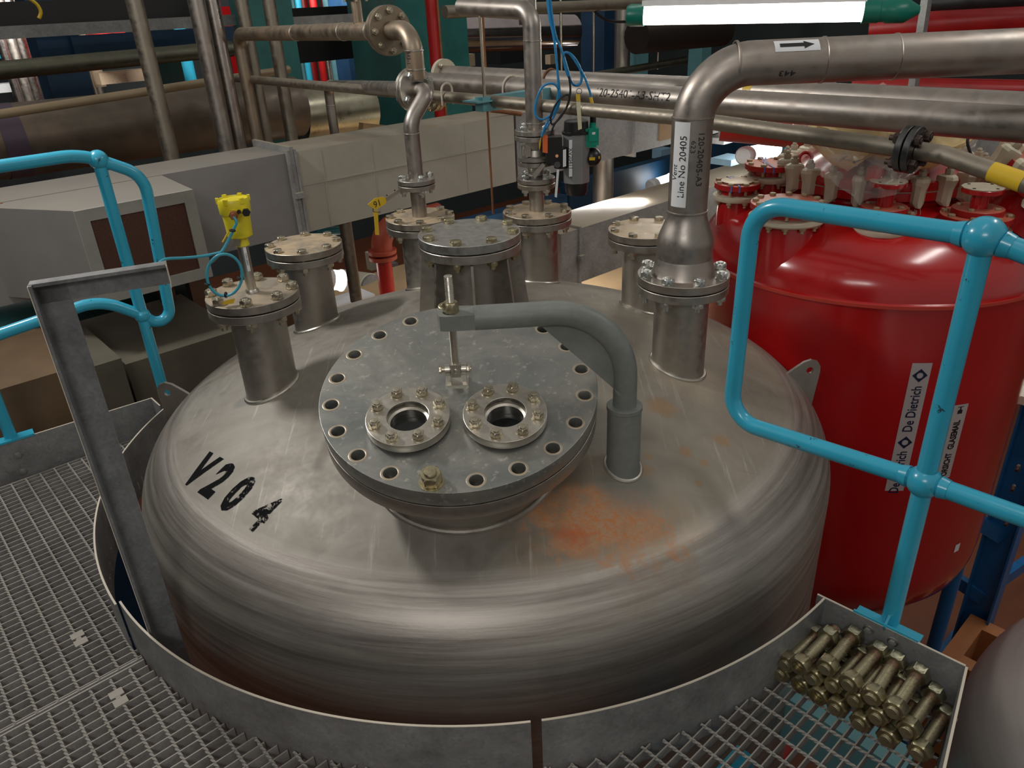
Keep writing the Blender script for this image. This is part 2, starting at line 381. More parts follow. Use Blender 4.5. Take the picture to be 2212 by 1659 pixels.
# ================================================================ THE VESSEL
TX, TY = -.10, 2.47; RC, RK, RT = 2.4, .24, 1.2; APEX = CZ - .99; PLAT = CZ - 1.57
_ph0 = math.asin((RT - RK)/(RC - RK)); KZ = APEX - RC + (RC - RK)*math.cos(_ph0); RX = RC*math.sin(_ph0)
def dome_z(x, y):
    r = math.hypot(x - TX, y - TY)
    if r <= RX: return APEX - RC + math.sqrt(RC*RC - r*r)
    if r < RT: return KZ + math.sqrt(max(0, RK*RK - (r - RT + RK)**2))
    return 0
def dome_n(x, y):
    r = math.hypot(x - TX, y - TY)
    if r <= RX: return Vector((x - TX, y - TY, math.sqrt(RC*RC - r*r))).normalized()
    k = (r - RT + RK)/RK; return Vector(((x - TX)/r*k, (y - TY)/r*k, math.sqrt(max(0, 1 - k*k))))
def dome_hit(px, py):
    r = ray(px, py); t = .8
    while t < 5:
        p = E0 + r*t
        if math.hypot(p.x - TX, p.y - TY) < RT and p.z <= dome_z(p.x, p.y): return p
        t += .0015
    return p
VB = Vector((TX, TY, .6))
def dome_material():
    t = NT('vessel_head_steel'); X = t.n('SeparateXYZ'); t.l(t.co.outputs['Object'], X.inputs[0]); x, y, z = X.outputs
    r = t.math('SQRT', t.math('ADD', t.math('MULTIPLY', x, x), t.math('MULTIPLY', y, y)))
    th = t.math('ARCTAN2', y, x)
    cv = t.n('CombineXYZ'); t.l(t.math('MULTIPLY', th, 1.3), cv.inputs[0]); t.l(t.math('MULTIPLY', r, 34), cv.inputs[1]); t.l(t.math('MULTIPLY', z, 30), cv.inputs[2])
    rings = t.noise(1., 6, .72, cv.outputs[0])
    knk = t.ramp(r, [(1.035/1.5, 0.), (1.085/1.5, 1.)]) if False else None
    mr = t.n('MapRange'); mr.inputs[1].default_value = 1.03; mr.inputs[2].default_value = 1.075; t.l(r, mr.inputs[0]); knk = mr.outputs[0]
    n1 = t.noise(2.2, 7, .68, dist=.4); n2 = t.noise(18, 5, .7); n3 = t.noise(90, 3, .6)
    crown = t.mix(t.ramp(n1, [(.36, 0.), (.62, 1.)]), (.20, .178, .148), (.31, .29, .255))
    crown = t.mix(t.math('MULTIPLY', t.ramp(n2, [(.35, 0.), (.7, 1.)]), .35), crown, (.38, .36, .32))
    # tan dust film, more on the far right side
    mr2 = t.n('MapRange'); mr2.inputs[1].default_value = -.1; mr2.inputs[2].default_value = 1.0; t.l(x, mr2.inputs[0])
    crown = t.mix(t.math('MULTIPLY', mr2.outputs[0], t.ramp(n1, [(.35, .2), (.6, .75)])), crown, (.38, .32, .24))
    sv = t.noise(1., 4, .7, t.vec((55, 3, 3), (0, 0, .6))); crown = t.mix(t.ramp(sv, [(.60, 0.), (.70, .5)]), crown, (.52, .50, .45)); s2 = t.noise(1., 4, .7, t.vec((3, 40, 3), (0, 0, .3))); crown = t.mix(t.ramp(s2, [(.58, 0.), (.75, .35)]), crown, (.22, .19, .155))
    kn = t.mix(t.ramp(rings, [(.33, 0.), (.66, 1.)]), (.25, .225, .20), (.50, .47, .43))
    kn = t.mix(t.math('MULTIPLY', t.ramp(n1, [(.45, 0.), (.7, 1.)]), .5), kn, (.27, .235, .21))
    col = t.mix(knk, crown, kn)
    def spot(px, py, rad, sx, colr, amt, soft=.35, nsc=9, ns=.5):
        nonlocal col
        p = dome_hit(px, py) - VB
        d = t.math('SQRT', t.math('ADD', t.math('POWER', t.math('DIVIDE', t.math('SUBTRACT', x, p.x), sx), 2), t.math('POWER', t.math('SUBTRACT', y, p.y), 2)))
        d = t.math('DIVIDE', d, rad); d = t.math('ADD', d, t.math('MULTIPLY', t.math('SUBTRACT', t.noise(nsc, 6, .7), .5), ns*2))
        m = t.n('MapRange'); m.inputs[1].default_value = 1 + soft/2; m.inputs[2].default_value = 1 - soft; m.inputs[3].default_value = 0; m.inputs[4].default_value = amt; t.l(d, m.inputs[0])
        col = t.mix(m.outputs[0], col, colr); return m.outputs[0]
    spot(1295, 1118, .15, 1.7, (.36, .25, .14), .5, .5, 10, 1.0)
    f = spot(1300, 1126, .088, 1.9, (.52, .19, .055), .95, .45, 16, 1.6)
    fsp = t.math('MULTIPLY', f, t.ramp(t.noise(75, 4, .8), [(.42, .75), (.6, 0.)])); col = t.mix(fsp, col, (.40, .30, .20))
    spot(1240, 1157, .028, 1.6, (.50, .10, .02), .6, .6, 24, 1.4)
    for a in ((1430, 880, .045, 1.1), (1480, 975, .02, 1), (1520, 1000, .014, 1), (1400, 985, .012, 1), (1560, 950, .025, 1.2), (1385, 1015, .03, 1), (1510, 1045, .01, 1)):
        spot(*a, (.40, .235, .11), .6, .4, 20, 1.2)
    spot(1352, 1050, .075, 1.1, (.20, .20, .175), .75, .4, 14, .5); spot(1480, 815, .12, 1.0, (.52, .44, .33), .5, .6, 12, .8)
    spot(525, 868, .03, 1.2, (.20, .20, .185), .7, .4)
    rg = t.ramp(n2, [(.3, .46), (.7, .66)])
    rg2 = t.ramp(rings, [(.3, .36), (.7, .54)])
    rough = t.mix(knk, rg, rg2)
    met = t.mix(knk, .36, .74)
    met = t.math('MULTIPLY', met, t.math('SUBTRACT', 1., t.math('MULTIPLY', f, .8)))
    hb = t.math('ADD', t.math('MULTIPLY', rings, t.math('MULTIPLY', knk, .6)), t.math('MULTIPLY', n3, .15))
    t.set(col, rough, met, hb, .4, .002)
    t.b.inputs['Anisotropic'].default_value = .35
    tg = t.n('Tangent'); tg.direction_type = 'RADIAL'; tg.axis = 'Z'; t.l(tg.outputs[0], t.b.inputs['Tangent'])
    return t.mat
M['dome'] = dome_material()
vessel = thing('storage_vessel', 'large stainless steel vessel with domed head, nozzles and V204 stencilled in black on top', 'vessel', VB)
prof = []
for i in range(29): a = _ph0*i/28; prof.append((RC*math.sin(a), APEX - RC + RC*math.cos(a)))
for i in range(1, 19): a = _ph0 + (math.pi/2 - _ph0)*i/18; prof.append((RT - RK + RK*math.sin(a), KZ + RK*math.cos(a)))
prof += [(RT, KZ - .35), (RT, KZ - .7), (RT, 1.25)]
for i in range(1, 9): a = math.pi/2*i/8; prof.append((RT*math.cos(a), 1.25 - .45*math.sin(a)))
mb = MB(); mb.lathe(prof, (TX, TY, 0), n=160); head = put('domed_head', mb, M['dome'], vessel, smooth=50)
for i in range(4):
    a = R_(45 + 90*i); p = Vector((TX + .95*math.cos(a), TY + .95*math.sin(a), 0)); put('support_leg', MB().cyl(p, p + Z*1.2, .09), M['steel'], vessel)
_bc = {}
def bolt_mesh(kind, af, dia, mat):
    k = (kind, af, dia, mat)
    if k not in _bc:
        m = MB()
        if kind == 'head': m.hexn((0, 0, 0), Z, af, af*.42); m.cyl((0, 0, -.045), (0, 0, .001), dia/2, 12)
        elif kind == 'nut':
            m.lathe([(dia*1.02, 0), (dia*1.02, .002)], n=20); m.hexn((0, 0, .002), Z, af, dia*.95); m.thread((0, 0, -.02), (0, 0, dia*1.25), dia/2, .0028)
        elif kind == 'under':
            m.hexn((0, 0, 0), -Z, af, af*.5); m.cyl((0, 0, 0), (0, 0, -af*.5 - .012), dia/2, 12)
        elif kind == 'headsmall': m.hexn((0, 0, 0), Z, af, af*.42)
        _bc[k] = m.mesh('bolt_' + kind, M[mat])
    return _bc[k]
def bolts(parent, c, n, pcd, axis, af, dia, kind='head', mat='nut', ph=0, zu=None, under='under', skip=(), xdir=None, name='bolt'):
    """hex bolts on a pitch circle at c, with their nuts under the joint zu metres lower"""
    ax = Vector(axis).normalized(); m0 = look(c, ax, xdir or Vector((1, 0, 0)) if abs(ax.x) < .9 else Vector((0, 0, 1)))
    rr = random.Random(int(abs(c[0])*1000))
    for i in range(n):
        if i in skip: continue
        a = R_(ph) + 2*math.pi*i/n
        inst(name, bolt_mesh(kind, af, dia, mat), parent, m0 @ Matrix.Translation((pcd/2*math.cos(a), pcd/2*math.sin(a), 0)) @ Matrix.Rotation(rr.random()*2, 4, 'Z'))
        if zu: inst('nut', bolt_mesh(under, af, dia, mat), parent, m0 @ Matrix.Translation((pcd/2*math.cos(a), pcd/2*math.sin(a), -zu)) @ Matrix.Rotation(rr.random()*2, 4, 'Z'))
FZ = CZ - .775
def flange_prof(od, th, z0, bore=0): return [(bore or 1e-5, z0), (od/2 - .0015, z0), (od/2, z0 + .0015), (od/2, z0 + th - .0015), (od/2 - .0015, z0 + th), (bore or 1e-5, z0 + th)]
def nozzle(x, y, ztop, od=.279, th=.0254, pipe=.168, pcd=.2413, af=.030, dia=.019, kind='head', topmat='steel_dusty', blind=True, n=8, ph=22, nutmat='nut', weld=True, name='nozzle'):
    zj = ztop - th - .004                       # top of the fixed flange
    zb = dome_z(x, y) - .06
    m = MB(); m.lathe([(pipe/2, zb), (pipe/2, zj - th - .002), (pipe/2 + .004, zj - th)], (x, y, 0), n=40)
    m.lathe(flange_prof(od, th, zj - th), (x, y, 0), n=64)
    # weld bead following the dome
    pts = [Vector((x + (pipe/2 + .003)*math.cos(2*math.pi*i/40), y + (pipe/2 + .003)*math.sin(2*math.pi*i/40), 0)) for i in range(40)]
    for p in pts: p.z = dome_z(p.x, p.y) + .002
    nz = put(name, m, M['steel'], vessel)
    put('weld_bead', MB().tube(pts, .007, 8, closed=True), M['steel_bright'], nz)
    put('gasket', MB().lathe([(od*.39, zj), (od*.39, zj + .004)], (x, y, 0), n=40), M['gap'], nz)
    if blind: put('blind_flange', MB().lathe(flange_prof(od, th, zj + .004), (x, y, 0), n=64), [M[topmat]], nz)
    bolts(nz, (x, y, ztop), n, pcd, Z, af, dia, kind, nutmat, ph, 2*th + .004)
    return nz
pC = onz(545, 631, FZ); pD = onz(655.5, 526.7, FZ); pF = onz(1160, 454.3, FZ); pE = onz(1396, 492.8, FZ); pG = onz(907, 466.5, FZ); pA = onz(1476, 589, FZ)
nC = nozzle(pC.x, pC.y, FZ, kind='nut', topmat='steel_dusty', ph=8, af=.032, dia=.019)
nC['label'] = 'nozzle at the left carrying the yellow level gauge'
nD = nozzle(pD.x, pD.y, FZ, topmat='steel_tan', ph=10); nD['label'] = 'blanked nozzle behind the level gauge'
nF = nozzle(pF.x, pF.y, FZ, topmat='steel_tan', ph=20); nE = nozzle(pE.x, pE.y, FZ, topmat='steel_tan', ph=12)
nG = nozzle(pG.x, pG.y, FZ, topmat='steel_tan', ph=5)
nA = nozzle(pA.x, pA.y, FZ, blind=False, kind='nut', nutmat='nut_zinc', ph=10, af=.032, dia=.018)
BZ = CZ - .69; pB = onz(1011, 498.2, BZ); pB = Vector((-.118, 2.49, BZ))
nB = nozzle(pB.x, pB.y, BZ, od=.343, th=.0286, pipe=.219, pcd=.2985, topmat='steel_grey', ph=30, af=.034, dia=.02, nutmat='nut_yellow')
nB['label'] = 'central gusseted nozzle with the widest blank flange'
for k in range(8):
    a = R_(-87 + 45*k); d = Vector((math.cos(a), math.sin(a), 0)); s = Vector((-d.y, d.x, 0)); c = Vector((pB.x, pB.y, 0)); zt = BZ - .066
    p = [c + d*.105 + Z*zt, c + d*.165 + Z*zt, c + d*.198 + Z*(dome_z(*(c + d*.198).xy) - .01), c + d*.105 + Z*(APEX - .02)]
    put('gusset_plate', MB().prism([q - s*.004 for q in p], s*.008), M['steel'], nB)
# lifting lugs
def lug(px, d, h):
    d = Vector(d).normalized(); s = Vector((-d.y, d.x, 0)); c = Vector((TX, TY, 0)) + d*RT
    prof = [(x - .047, y) for x, y in [(-.14, -.095), (-.02, .0), (.010, .022), (.035, .030), (.058, .022), (.070, .004), (.072, -.02), (.055, -.20), (-.02, -.26), (-.06, -.14)]]
    z0 = CZ - 1.455 + .255 + h
    hc = Vector((.034 - .047, -.012))
    cu = bpy.data.curves.new('l', 'CURVE'); cu.dimensions = '2D'; cu.fill_mode = 'BOTH'; cu.extrude = .006
    for pts in (prof, [(hc.x + .013*math.cos(2*math.pi*i/24), hc.y + .013*math.sin(2*math.pi*i/24)) for i in range(24)]):
        sp = cu.splines.new('POLY'); sp.points.add(len(pts) - 1); sp.use_cyclic_u = True
        for i, q in enumerate(pts): sp.points[i].co = (q[0], q[1], 0, 1)
    return cu, look(c + Z*z0, -s, d)
def curve_obj(name, cu, mat, parent, m, label=None):
    o = bpy.data.objects.new('t', cu); C.objects.link(o); dg = bpy.context.evaluated_depsgraph_get(); dg.update()
    me = bpy.data.meshes.new_from_object(o.evaluated_get(dg)); C.objects.unlink(o); bpy.data.objects.remove(o); me.materials.clear(); me.materials.append(mat)
    me.polygons.foreach_set('use_smooth', [True]*len(me.polygons)); me.set_sharp_from_angle(angle=R_(35))
    return inst(name, me, parent, m, label) if parent is not None else me
for nm, d, h in (('l', (-1., .06, 0), -.045), ('r', (1., .0, 0), -.045)):
    cu, m = lug(0, d, h); curve_obj('lifting_lug', cu, M['steel'], vessel, m)
# stencilled marking
pv, p4 = dome_hit(432, 1018), dome_hit(566, 1112); cen = (pv + p4)/2
tx = (p4 - pv).normalized(); nn = dome_n(cen.x, cen.y); ty = nn.cross(tx).normalized()
if ty.y < 0 and False: ty = -ty
def on_dome(p, lift=.0012): return Vector((p.x, p.y, dome_z(p.x, p.y))) + dome_n(p.x, p.y)*lift
t = NT('worn_stencil_ink'); t.set((.006, .006, .007), .85); t.b.inputs['Specular IOR Level'].default_value = .1
tr = t.n('BsdfTransparent'); ms = t.n('MixShader'); out = t.t.nodes['Material Output']
wn = t.noise(85, 6, .8); gx = t.n('SeparateXYZ'); t.l(t.co.outputs['Object'], gx.inputs[0])
mrr = t.n('MapRange'); mrr.inputs[1].default_value = pv.x - VB.x; mrr.inputs[2].default_value = p4.x - VB.x; mrr.inputs[3].default_value = .14; mrr.inputs[4].default_value = .0; t.l(gx.outputs[0], mrr.inputs[0])
fac = t.ramp(t.math('ADD', wn, mrr.outputs[0]), [(.46, 0.), (.50, 1.)])
t.l(fac, ms.inputs[0]); t.l(tr.outputs[0], ms.inputs[1]); t.l(t.b.outputs[0], ms.inputs[2]); t.l(ms.outputs[0], out.inputs[0]); M['stencil'] = t.mat
span = (p4 - pv).length
for i, (ch, off) in enumerate((('V', -.5), ('2', -.20), ('0', .12), ('4', .5))):
    me_c = cen + tx*(off*span)
    lettering('stencil_letter', ch, .155, M['stencil'], vessel, lambda x, y, c=me_c: on_dome(c + tx*x + ty*y), sx=.78, sub=.03, bold=.007 if ch != '4' else .003)
# ---------------------------------------------------------------- manway
LC = Vector((-.1345, 1.706, CZ - .8676)); LT = R_(14.634); LN = Vector((math.sin(LT)*.0099, -math.sin(LT), math.cos(LT)))
LM = look(LC, LN, Vector((1, 0, 0)))
def circ(r, n=64, c=(0, 0), ph=0): return [(c[0] + r*math.cos(ph + 2*math.pi*i/n), c[1] + r*math.sin(ph + 2*math.pi*i/n)) for i in range(n)]
def disc_curve(th, loops, bev=.0012):
    cu = bpy.data.curves.new('d', 'CURVE'); cu.dimensions = '2D'; cu.fill_mode = 'BOTH'; cu.extrude = th/2 - bev; cu.bevel_depth = bev; cu.bevel_resolution = 1; cu.offset = -bev
    for pts in loops:
        sp = cu.splines.new('POLY'); sp.points.add(len(pts) - 1); sp.use_cyclic_u = True
        for i, q in enumerate(pts): sp.points[i].co = (q[0], q[1], 0, 1)
    return cu
HP = -1.74191; TH = .043
holes = [circ(.0165, 24, (.3175*math.cos(HP + 2*math.pi*i/20), .3175*math.sin(HP + 2*math.pi*i/20))) for i in range(20)]
def lidpt(px, py):
    r = ray(px, py); t = (LC - E0).dot(LN)/r.dot(LN); return LM.inverted() @ (E0 + r*t)
sg = [lidpt(884, 918), lidpt(1092, 910)]
mway = put('manway_neck', MB().lathe([(.254, 0), (.254, .30)], LC - LN*.40, LN, 64), M['steel'], vessel)
curve_obj('manway_flange', disc_curve(TH, [circ(.349, 128)] + holes + [circ(.20)]), M['steel'], mway, LM @ Matrix.Translation((0, 0, -TH*1.5 - .005)))
put('gasket', MB().lathe([(.29, 0), (.29, .006)], LC - LN*(TH + .0055), LN, 64), M['gap'], mway)
def ring_on_dome(c0, rad, n=72, lift=.004):
    """where a cylinder of radius rad about axis LN meets the head"""
    u, w, d = frame(LN); out = []
    for i in range(n):
        a = 2*math.pi*i/n; p = c0 + (u*math.cos(a) + w*math.sin(a))*rad; k = 0
        while p.z > dome_z(p.x, p.y) and k < 400: p = p - LN*.001; k += 1
        out.append(p + LN*lift)
    return out
put('weld_bead', MB().tube(ring_on_dome(LC - LN*.09, .258), .008, 8, closed=True), M['steel'], mway)
cover = thing('manway_cover', 'round grey steel manway lid with two sight glasses and twenty bolt holes', 'manway cover', mat=LM @ Matrix.Translation((0, 0, -TH)))
t = NT('manway_lid_steel'); n1 = t.noise(5, 7, .72, dist=.6); n2 = t.noise(42, 6, .75)
c = t.mix(t.ramp(n1, [(.35, 0.), (.65, 1.)]), (.25, .265, .255), (.38, .37, .335)); c = t.mix(t.ramp(n2, [(.57, 0.), (.66, .75)]), c, (.60, .58, .52)); c = t.mix(t.ramp(t.noise(9, 4, .6), [(.58, 0.), (.64, .45)]), c, (.25, .28, .27))
t.set(c, t.ramp(n1, [(.3, .33), (.7, .5)]), .72, n2, .1, .001); M['lid'] = t.mat
CM = LM
plate = curve_obj('cover_plate', disc_curve(TH, [circ(.349, 128)] + holes + [circ(.058, 48, (s.x, s.y)) for s in sg]), M['lid'], cover, CM @ Matrix.Translation((0, 0, -TH/2)))
def lid(x, y, z=0): return CM @ Vector((x, y, z))
_sf = MB().lathe([(.0170, 0), (.0185, .0006), (.0215, .0006), (.023, .0)], n=28, cap=False).mesh('spot_face', M['steel_dusty'])
for i in range(20):
    a = HP + 2*math.pi*i/20; inst('spot_face_rim', _sf, cover, CM @ Matrix.Translation((.3175*math.cos(a), .3175*math.sin(a), .0002)))
for k, s in enumerate(sg):
    fr = put('sight_glass_frame', MB(), M['steel'], cover) if False else None
    o = curve_obj('sight_glass_frame', disc_curve(.022, [circ(.1, 72, (s.x, s.y)), circ(.050, 48, (s.x, s.y))]), M['steel_dusty'] if False else M['steel_bright'], cover, CM @ Matrix.Translation((0, 0, .020)), ['left sight glass', 'right sight glass with etched writing'][k])
    curve_obj('seat_ring', disc_curve(.008, [circ(.092, 72, (s.x, s.y)), circ(.052, 48, (s.x, s.y))], .0005), M['gap'], o, CM @ Matrix.Translation((0, 0, .0045)))
    put('inner_ring', MB().lathe([(.050, -.012), (.050, .012), (.044, .009), (.044, -.012)], lid(s.x, s.y, .0), LN, 48, closed=True, cap=False), M['steel_bright'], o)
    put('glass', MB().lathe([(.0495, -.016), (.0495, -.004)], lid(s.x, s.y, .0), LN, 48), M['glassm'] if 'glassm' in M else M['black'], o)
    for i in range(8):
        a = 2*math.pi*(i + .5)/8 + .12*k
        inst('stud_and_nut', bolt_mesh('nut', .024, .016, 'nut'), o, CM @ Matrix.Translation((s.x + .080*math.cos(a), s.y + .080*math.sin(a), .031)) @ Matrix.Rotation(i*1.3, 4, 'Z'))
s = sg[1]
et = lidpt(1083, 880)
lettering('etched_text', 'VI BOROSIL\nOPTICORD', .0068, M['white'], cover, lambda x, y: lid(et.x + x, et.y + y + x*.12, -.0035))
b0 = (math.cos(HP)*.3175, math.sin(HP)*.3175)
inst('closing_nut', bolt_mesh('nut', .045, .0285, 'nut_yellow'), cover, CM @ Matrix.Translation((b0[0], b0[1], 0)), 'single large yellowish nut in the front bolt hole')
a = HP + 2*math.pi*11/20; q = lid(.3175*math.cos(a), .3175*math.sin(a), .022)
put('eye_ring', MB().lathe([(.013 + .0065*math.cos(2*math.pi*j/10), .0065*math.sin(2*math.pi*j/10)) for j in range(10)], q, LN, 28, closed=True, cap=False), M['nut_yellow'], cover)
# lifting clevis on the cover and the threaded hanger rod
def clevis():
    m = MB(); L = lambda x, y, z: lid(x, y, z)
    X = (CM.to_3x3() @ Vector((1, 0, 0))); Yd = (CM.to_3x3() @ Vector((0, 1, 0)))
    o = CLO
    m.box(L(o.x, o.y, .003), (.058, .036, .006), (X, Yd, LN))
    for sx in (-1, 1):
        m.box(L(o.x + sx*.0195, o.y, .022), (.010, .024, .036), (X, Yd, LN)); m.cyl(L(o.x + sx*.0145, o.y, .044), L(o.x + sx*.0265, o.y, .044), .0155, 24)
    return put('lifting_clevis', m, M['steel_bright'], cover)
CLO = lidpt(988, 826); CLO.z = 0
cl = clevis(); Xd = CM.to_3x3() @ Vector((1, 0, 0))
pin = lid(CLO.x, CLO.y, .044)
put('clevis_pin', MB().hexn(pin - Xd*.036, -Xd, .018, .006).hexn(pin + Xd*.0265, Xd, .018, .009).cyl(pin - Xd*.036, pin + Xd*.038, .007, 14), M['nut'], cl)
rx, ry = pin.x, pin.y
# ---------------------------------------------------------------- davit
dav = thing('davit_arm', 'grey painted curved davit arm holding the manway lid by a threaded rod', 'davit', dome_hit(1348, 1040))
sb = dome_hit(1349, 1028); sb = Vector((sb.x + .0, sb.y + .03, sb.z))
sx_, sy_ = sb.x, sb.y
zs = upright(sx_, sy_, 1350, 874)
arm_z = upright(rx, ry, 968, 690)
t = NT('davit_grey'); n1 = t.noise(6, 6, .7); t.set(t.mix(t.ramp(n1, [(.35, 0.), (.65, 1.)]), (.19, .205, .19), (.27, .285, .265)), .5, .15, t.noise(60, 3), .1, .001); M['davit'] = t.mat
zsd = dome_z(sx_, sy_)
put('swivel_socket', MB().lathe([(.0445, zsd - .05), (.0445, zs - .014), (.0465, zs - .012), (.0465, zs - .001), (.0455, zs), (.03, zs)], (sx_, sy_, 0), n=40), M['davit'] if False else M['davit'], dav)
put('weld_bead', MB().tube([Vector((sx_ + .048*math.cos(2*math.pi*i/32), sy_ + .048*math.sin(2*math.pi*i/32), 0)) + Z*(dome_z(sx_ + .048*math.cos(2*math.pi*i/32), sy_ + .048*math.sin(2*math.pi*i/32)) + .002) for i in range(32)], .006, 8, closed=True), M['steel_bright'], dav)
p_end = Vector((rx, ry, arm_z)); p_top = Vector((sx_, sy_, arm_z)); hd = (p_end - p_top).normalized()
path = bend([p_end - hd*.055, p_top, Vector((sx_, sy_, zs))], .185, 18)
tb = put('arm_tube', MB().tube(path, .0305, 28), M['davit'], dav)
eb = MB(); pe = p_end + hd*.004; sd = Z.cross(hd)
out = [pe + hd*.030 + sd*(-.010), pe + hd*.024 + sd*-.024, pe + hd*.01 + sd*-.029, pe - hd*.06 + sd*-.029, pe - hd*.06 + sd*.029, pe + hd*.01 + sd*.029, pe + hd*.024 + sd*.024, pe + hd*.030 + sd*.010]
eb.prism([q - Z*.020 for q in out], Z*.038); put('arm_end_block', eb, M['davit'], tb)
put('slot', MB().lathe([(.0165, 0), (.0165, .0015)], p_end + Z*.0175 + hd*.004, Z, 24), M['gap'], tb)
# stiffening web under the bend
web = [p for p in path[1:-1]]; a0 = p_top + hd*.215 - Z*.027; 
wpts = [a0] + [p for p in path if (p - p_top).dot(hd) < .205 and p.z > arm_z - .215] + [Vector((sx_, sy_, arm_z - .225)) + hd*.02]
put('web_plate', MB().prism([q - sd*.003 for q in wpts], sd*.006), M['davit'], dav)
rodt = upright(rx, ry, 968, 595)
rod = put('hanger_rod', MB().cyl((rx, ry, pin.z + .012), (rx, ry, arm_z + .02), .0095, 18).sphere((rx, ry, pin.z), .015, 16, (.85, 1, 1)).box((rx, ry, pin.z), (.024, .026, .034)), M['steel_bright'], dav)
put('thread', MB().thread((rx, ry, arm_z + .018), (rx, ry, rodt), .0105, .0032), M['steel_bright'], rod)
put('rod_nut', MB().hexn((rx, ry, arm_z + .0185), Z, .034, .026).hexn((rx, ry, arm_z - .021), -Z, .034, .012) if False else MB().hexn((rx, ry, arm_z + .0185), Z, .034, .026), M['nut_yellow'], rod)
# ================================================================ PLATFORM: toe plate, gratings, hand rails
CR = 1.32; CT = CZ - 1.42
def arc_wall(a0, a1, r, zt, zb, th=.006, n=60):
    m = MB(); rings = []
    for i in range(n + 1):
        a = R_(a0 + (a1 - a0)*i/n); d = Vector((math.sin(a), math.cos(a), 0)); c = Vector((TX, TY, 0))
        rings.append([c + d*r + Z*zb, c + d*(r + th) + Z*zb, c + d*(r + th) + Z*zt, c + d*r + Z*zt])
    m.loft(rings); return m
def azc(p): return math.degrees(math.atan2(p.x - TX, p.y - TY)) % 360
gapL, gapR = onz(1145, 1552, CT), onz(1167, 1540, CT)
jL = onz(258, 1300, CT); cL = onz(325, 860, CT); cR1 = onz(1765, 1285, CT); cR2 = onz(2085, 1440, CT); cR3 = onz(2040, 1640, CT)
aL, aR, aJ = azc(gapL), azc(gapR), azc(jL)
aC = azc(Vector((TX, TY, 0)) + (Vector((cL.x - TX, cL.y - TY, 0)).normalized()))
edge = M['galv_edge']
def walls(name, mb, top, label, grp=None):
    o = put(name, mb, M['galv'], None, label, 'toe plate', grp); 
    put('sawn_top_edge', top, edge, o); return o
def arcpair(a0, a1, r): return arc_wall(a0, a1, r, CT, PLAT - .06), arc_wall(a0, a1, r + .0003, CT + .0012, CT - .0003, .0054)
walls('toe_plate', *arcpair(aL, aJ, CR), 'curved galvanised toe plate around the front left of the vessel', None)
# farther left length and its return along the platform edge
m, tp = arcpair(aJ - .2, aC - 3, CR + .012)
def strip(m, tp, a, b, th=.006):
    d = (b - a).normalized(); s = Vector((-d.y, d.x, 0)); a = Vector((a.x, a.y, 0)); b = Vector((b.x, b.y, 0))
    m.prism([a + Z*(PLAT - .06), b + Z*(PLAT - .06), b + Z*CT, a + Z*CT], s*th); tp.prism([a + s*.0003 + Z*(CT - .0003), b + s*.0003 + Z*(CT - .0003), b + s*.0003 + Z*(CT + .0012), a + s*.0003 + Z*(CT + .0012)], s*(th - .0006))
eL = Vector((TX, TY, 0)) + Vector((math.sin(R_(aC - 3)), math.cos(R_(aC - 3)), 0))*CR
walls('toe_plate', m, tp, 'short curved galvanised toe plate left of the vessel behind the angle post', None)
m = MB(); tp = MB(); dL = (onz(0, 960, CT) - cL).normalized(); strip(m, tp, cL, cL + dL*2.2); e2 = cL - V*.10; strip(m, tp, cL, Vector((e2.x + .0, e2.y, CT)))
lw = walls('toe_plate', m, tp, 'long straight galvanised toe plate at the far left edge of the grating', None)
nL = Vector((-dL.y, dL.x, 0)); nL = nL if nL.dot(E0 - cL) > 0 else -nL
for px, py in ((38, 982), (50, 1017)):
    q = onp(px, py, cL, cL + dL); inst('bolt', bolt_mesh('headsmall', .024, .016, 'galv'), lw, look(q, nL))
m, tp = arcpair(aR, azc(cR1), CR); strip(m, tp, cR1, cR2); strip(m, tp, cR2, cR3 + (cR3 - cR2)*.8)
rw = walls('toe_plate', m, tp, 'galvanised toe plate on the right boxing in the heap of stud bolts', None)
nR = Vector(((cR2 - cR1).y, -(cR2 - cR1).x, 0)).normalized(); nR = nR if nR.dot(E0 - cR1) > 0 else -nR
for px, py in ((1876, 1360), (1929, 1386)):
    q = onp(px, py, cR1, cR2); o = inst('button_bolt', bolt_mesh('headsmall', .016, .01, 'galv'), rw, look(q + nR*.003, nR)); 
    put('washer', MB().lathe([(.0135, 0), (.0125, .003)], q + nR*.001, nR, 20), M['steel'], rw)
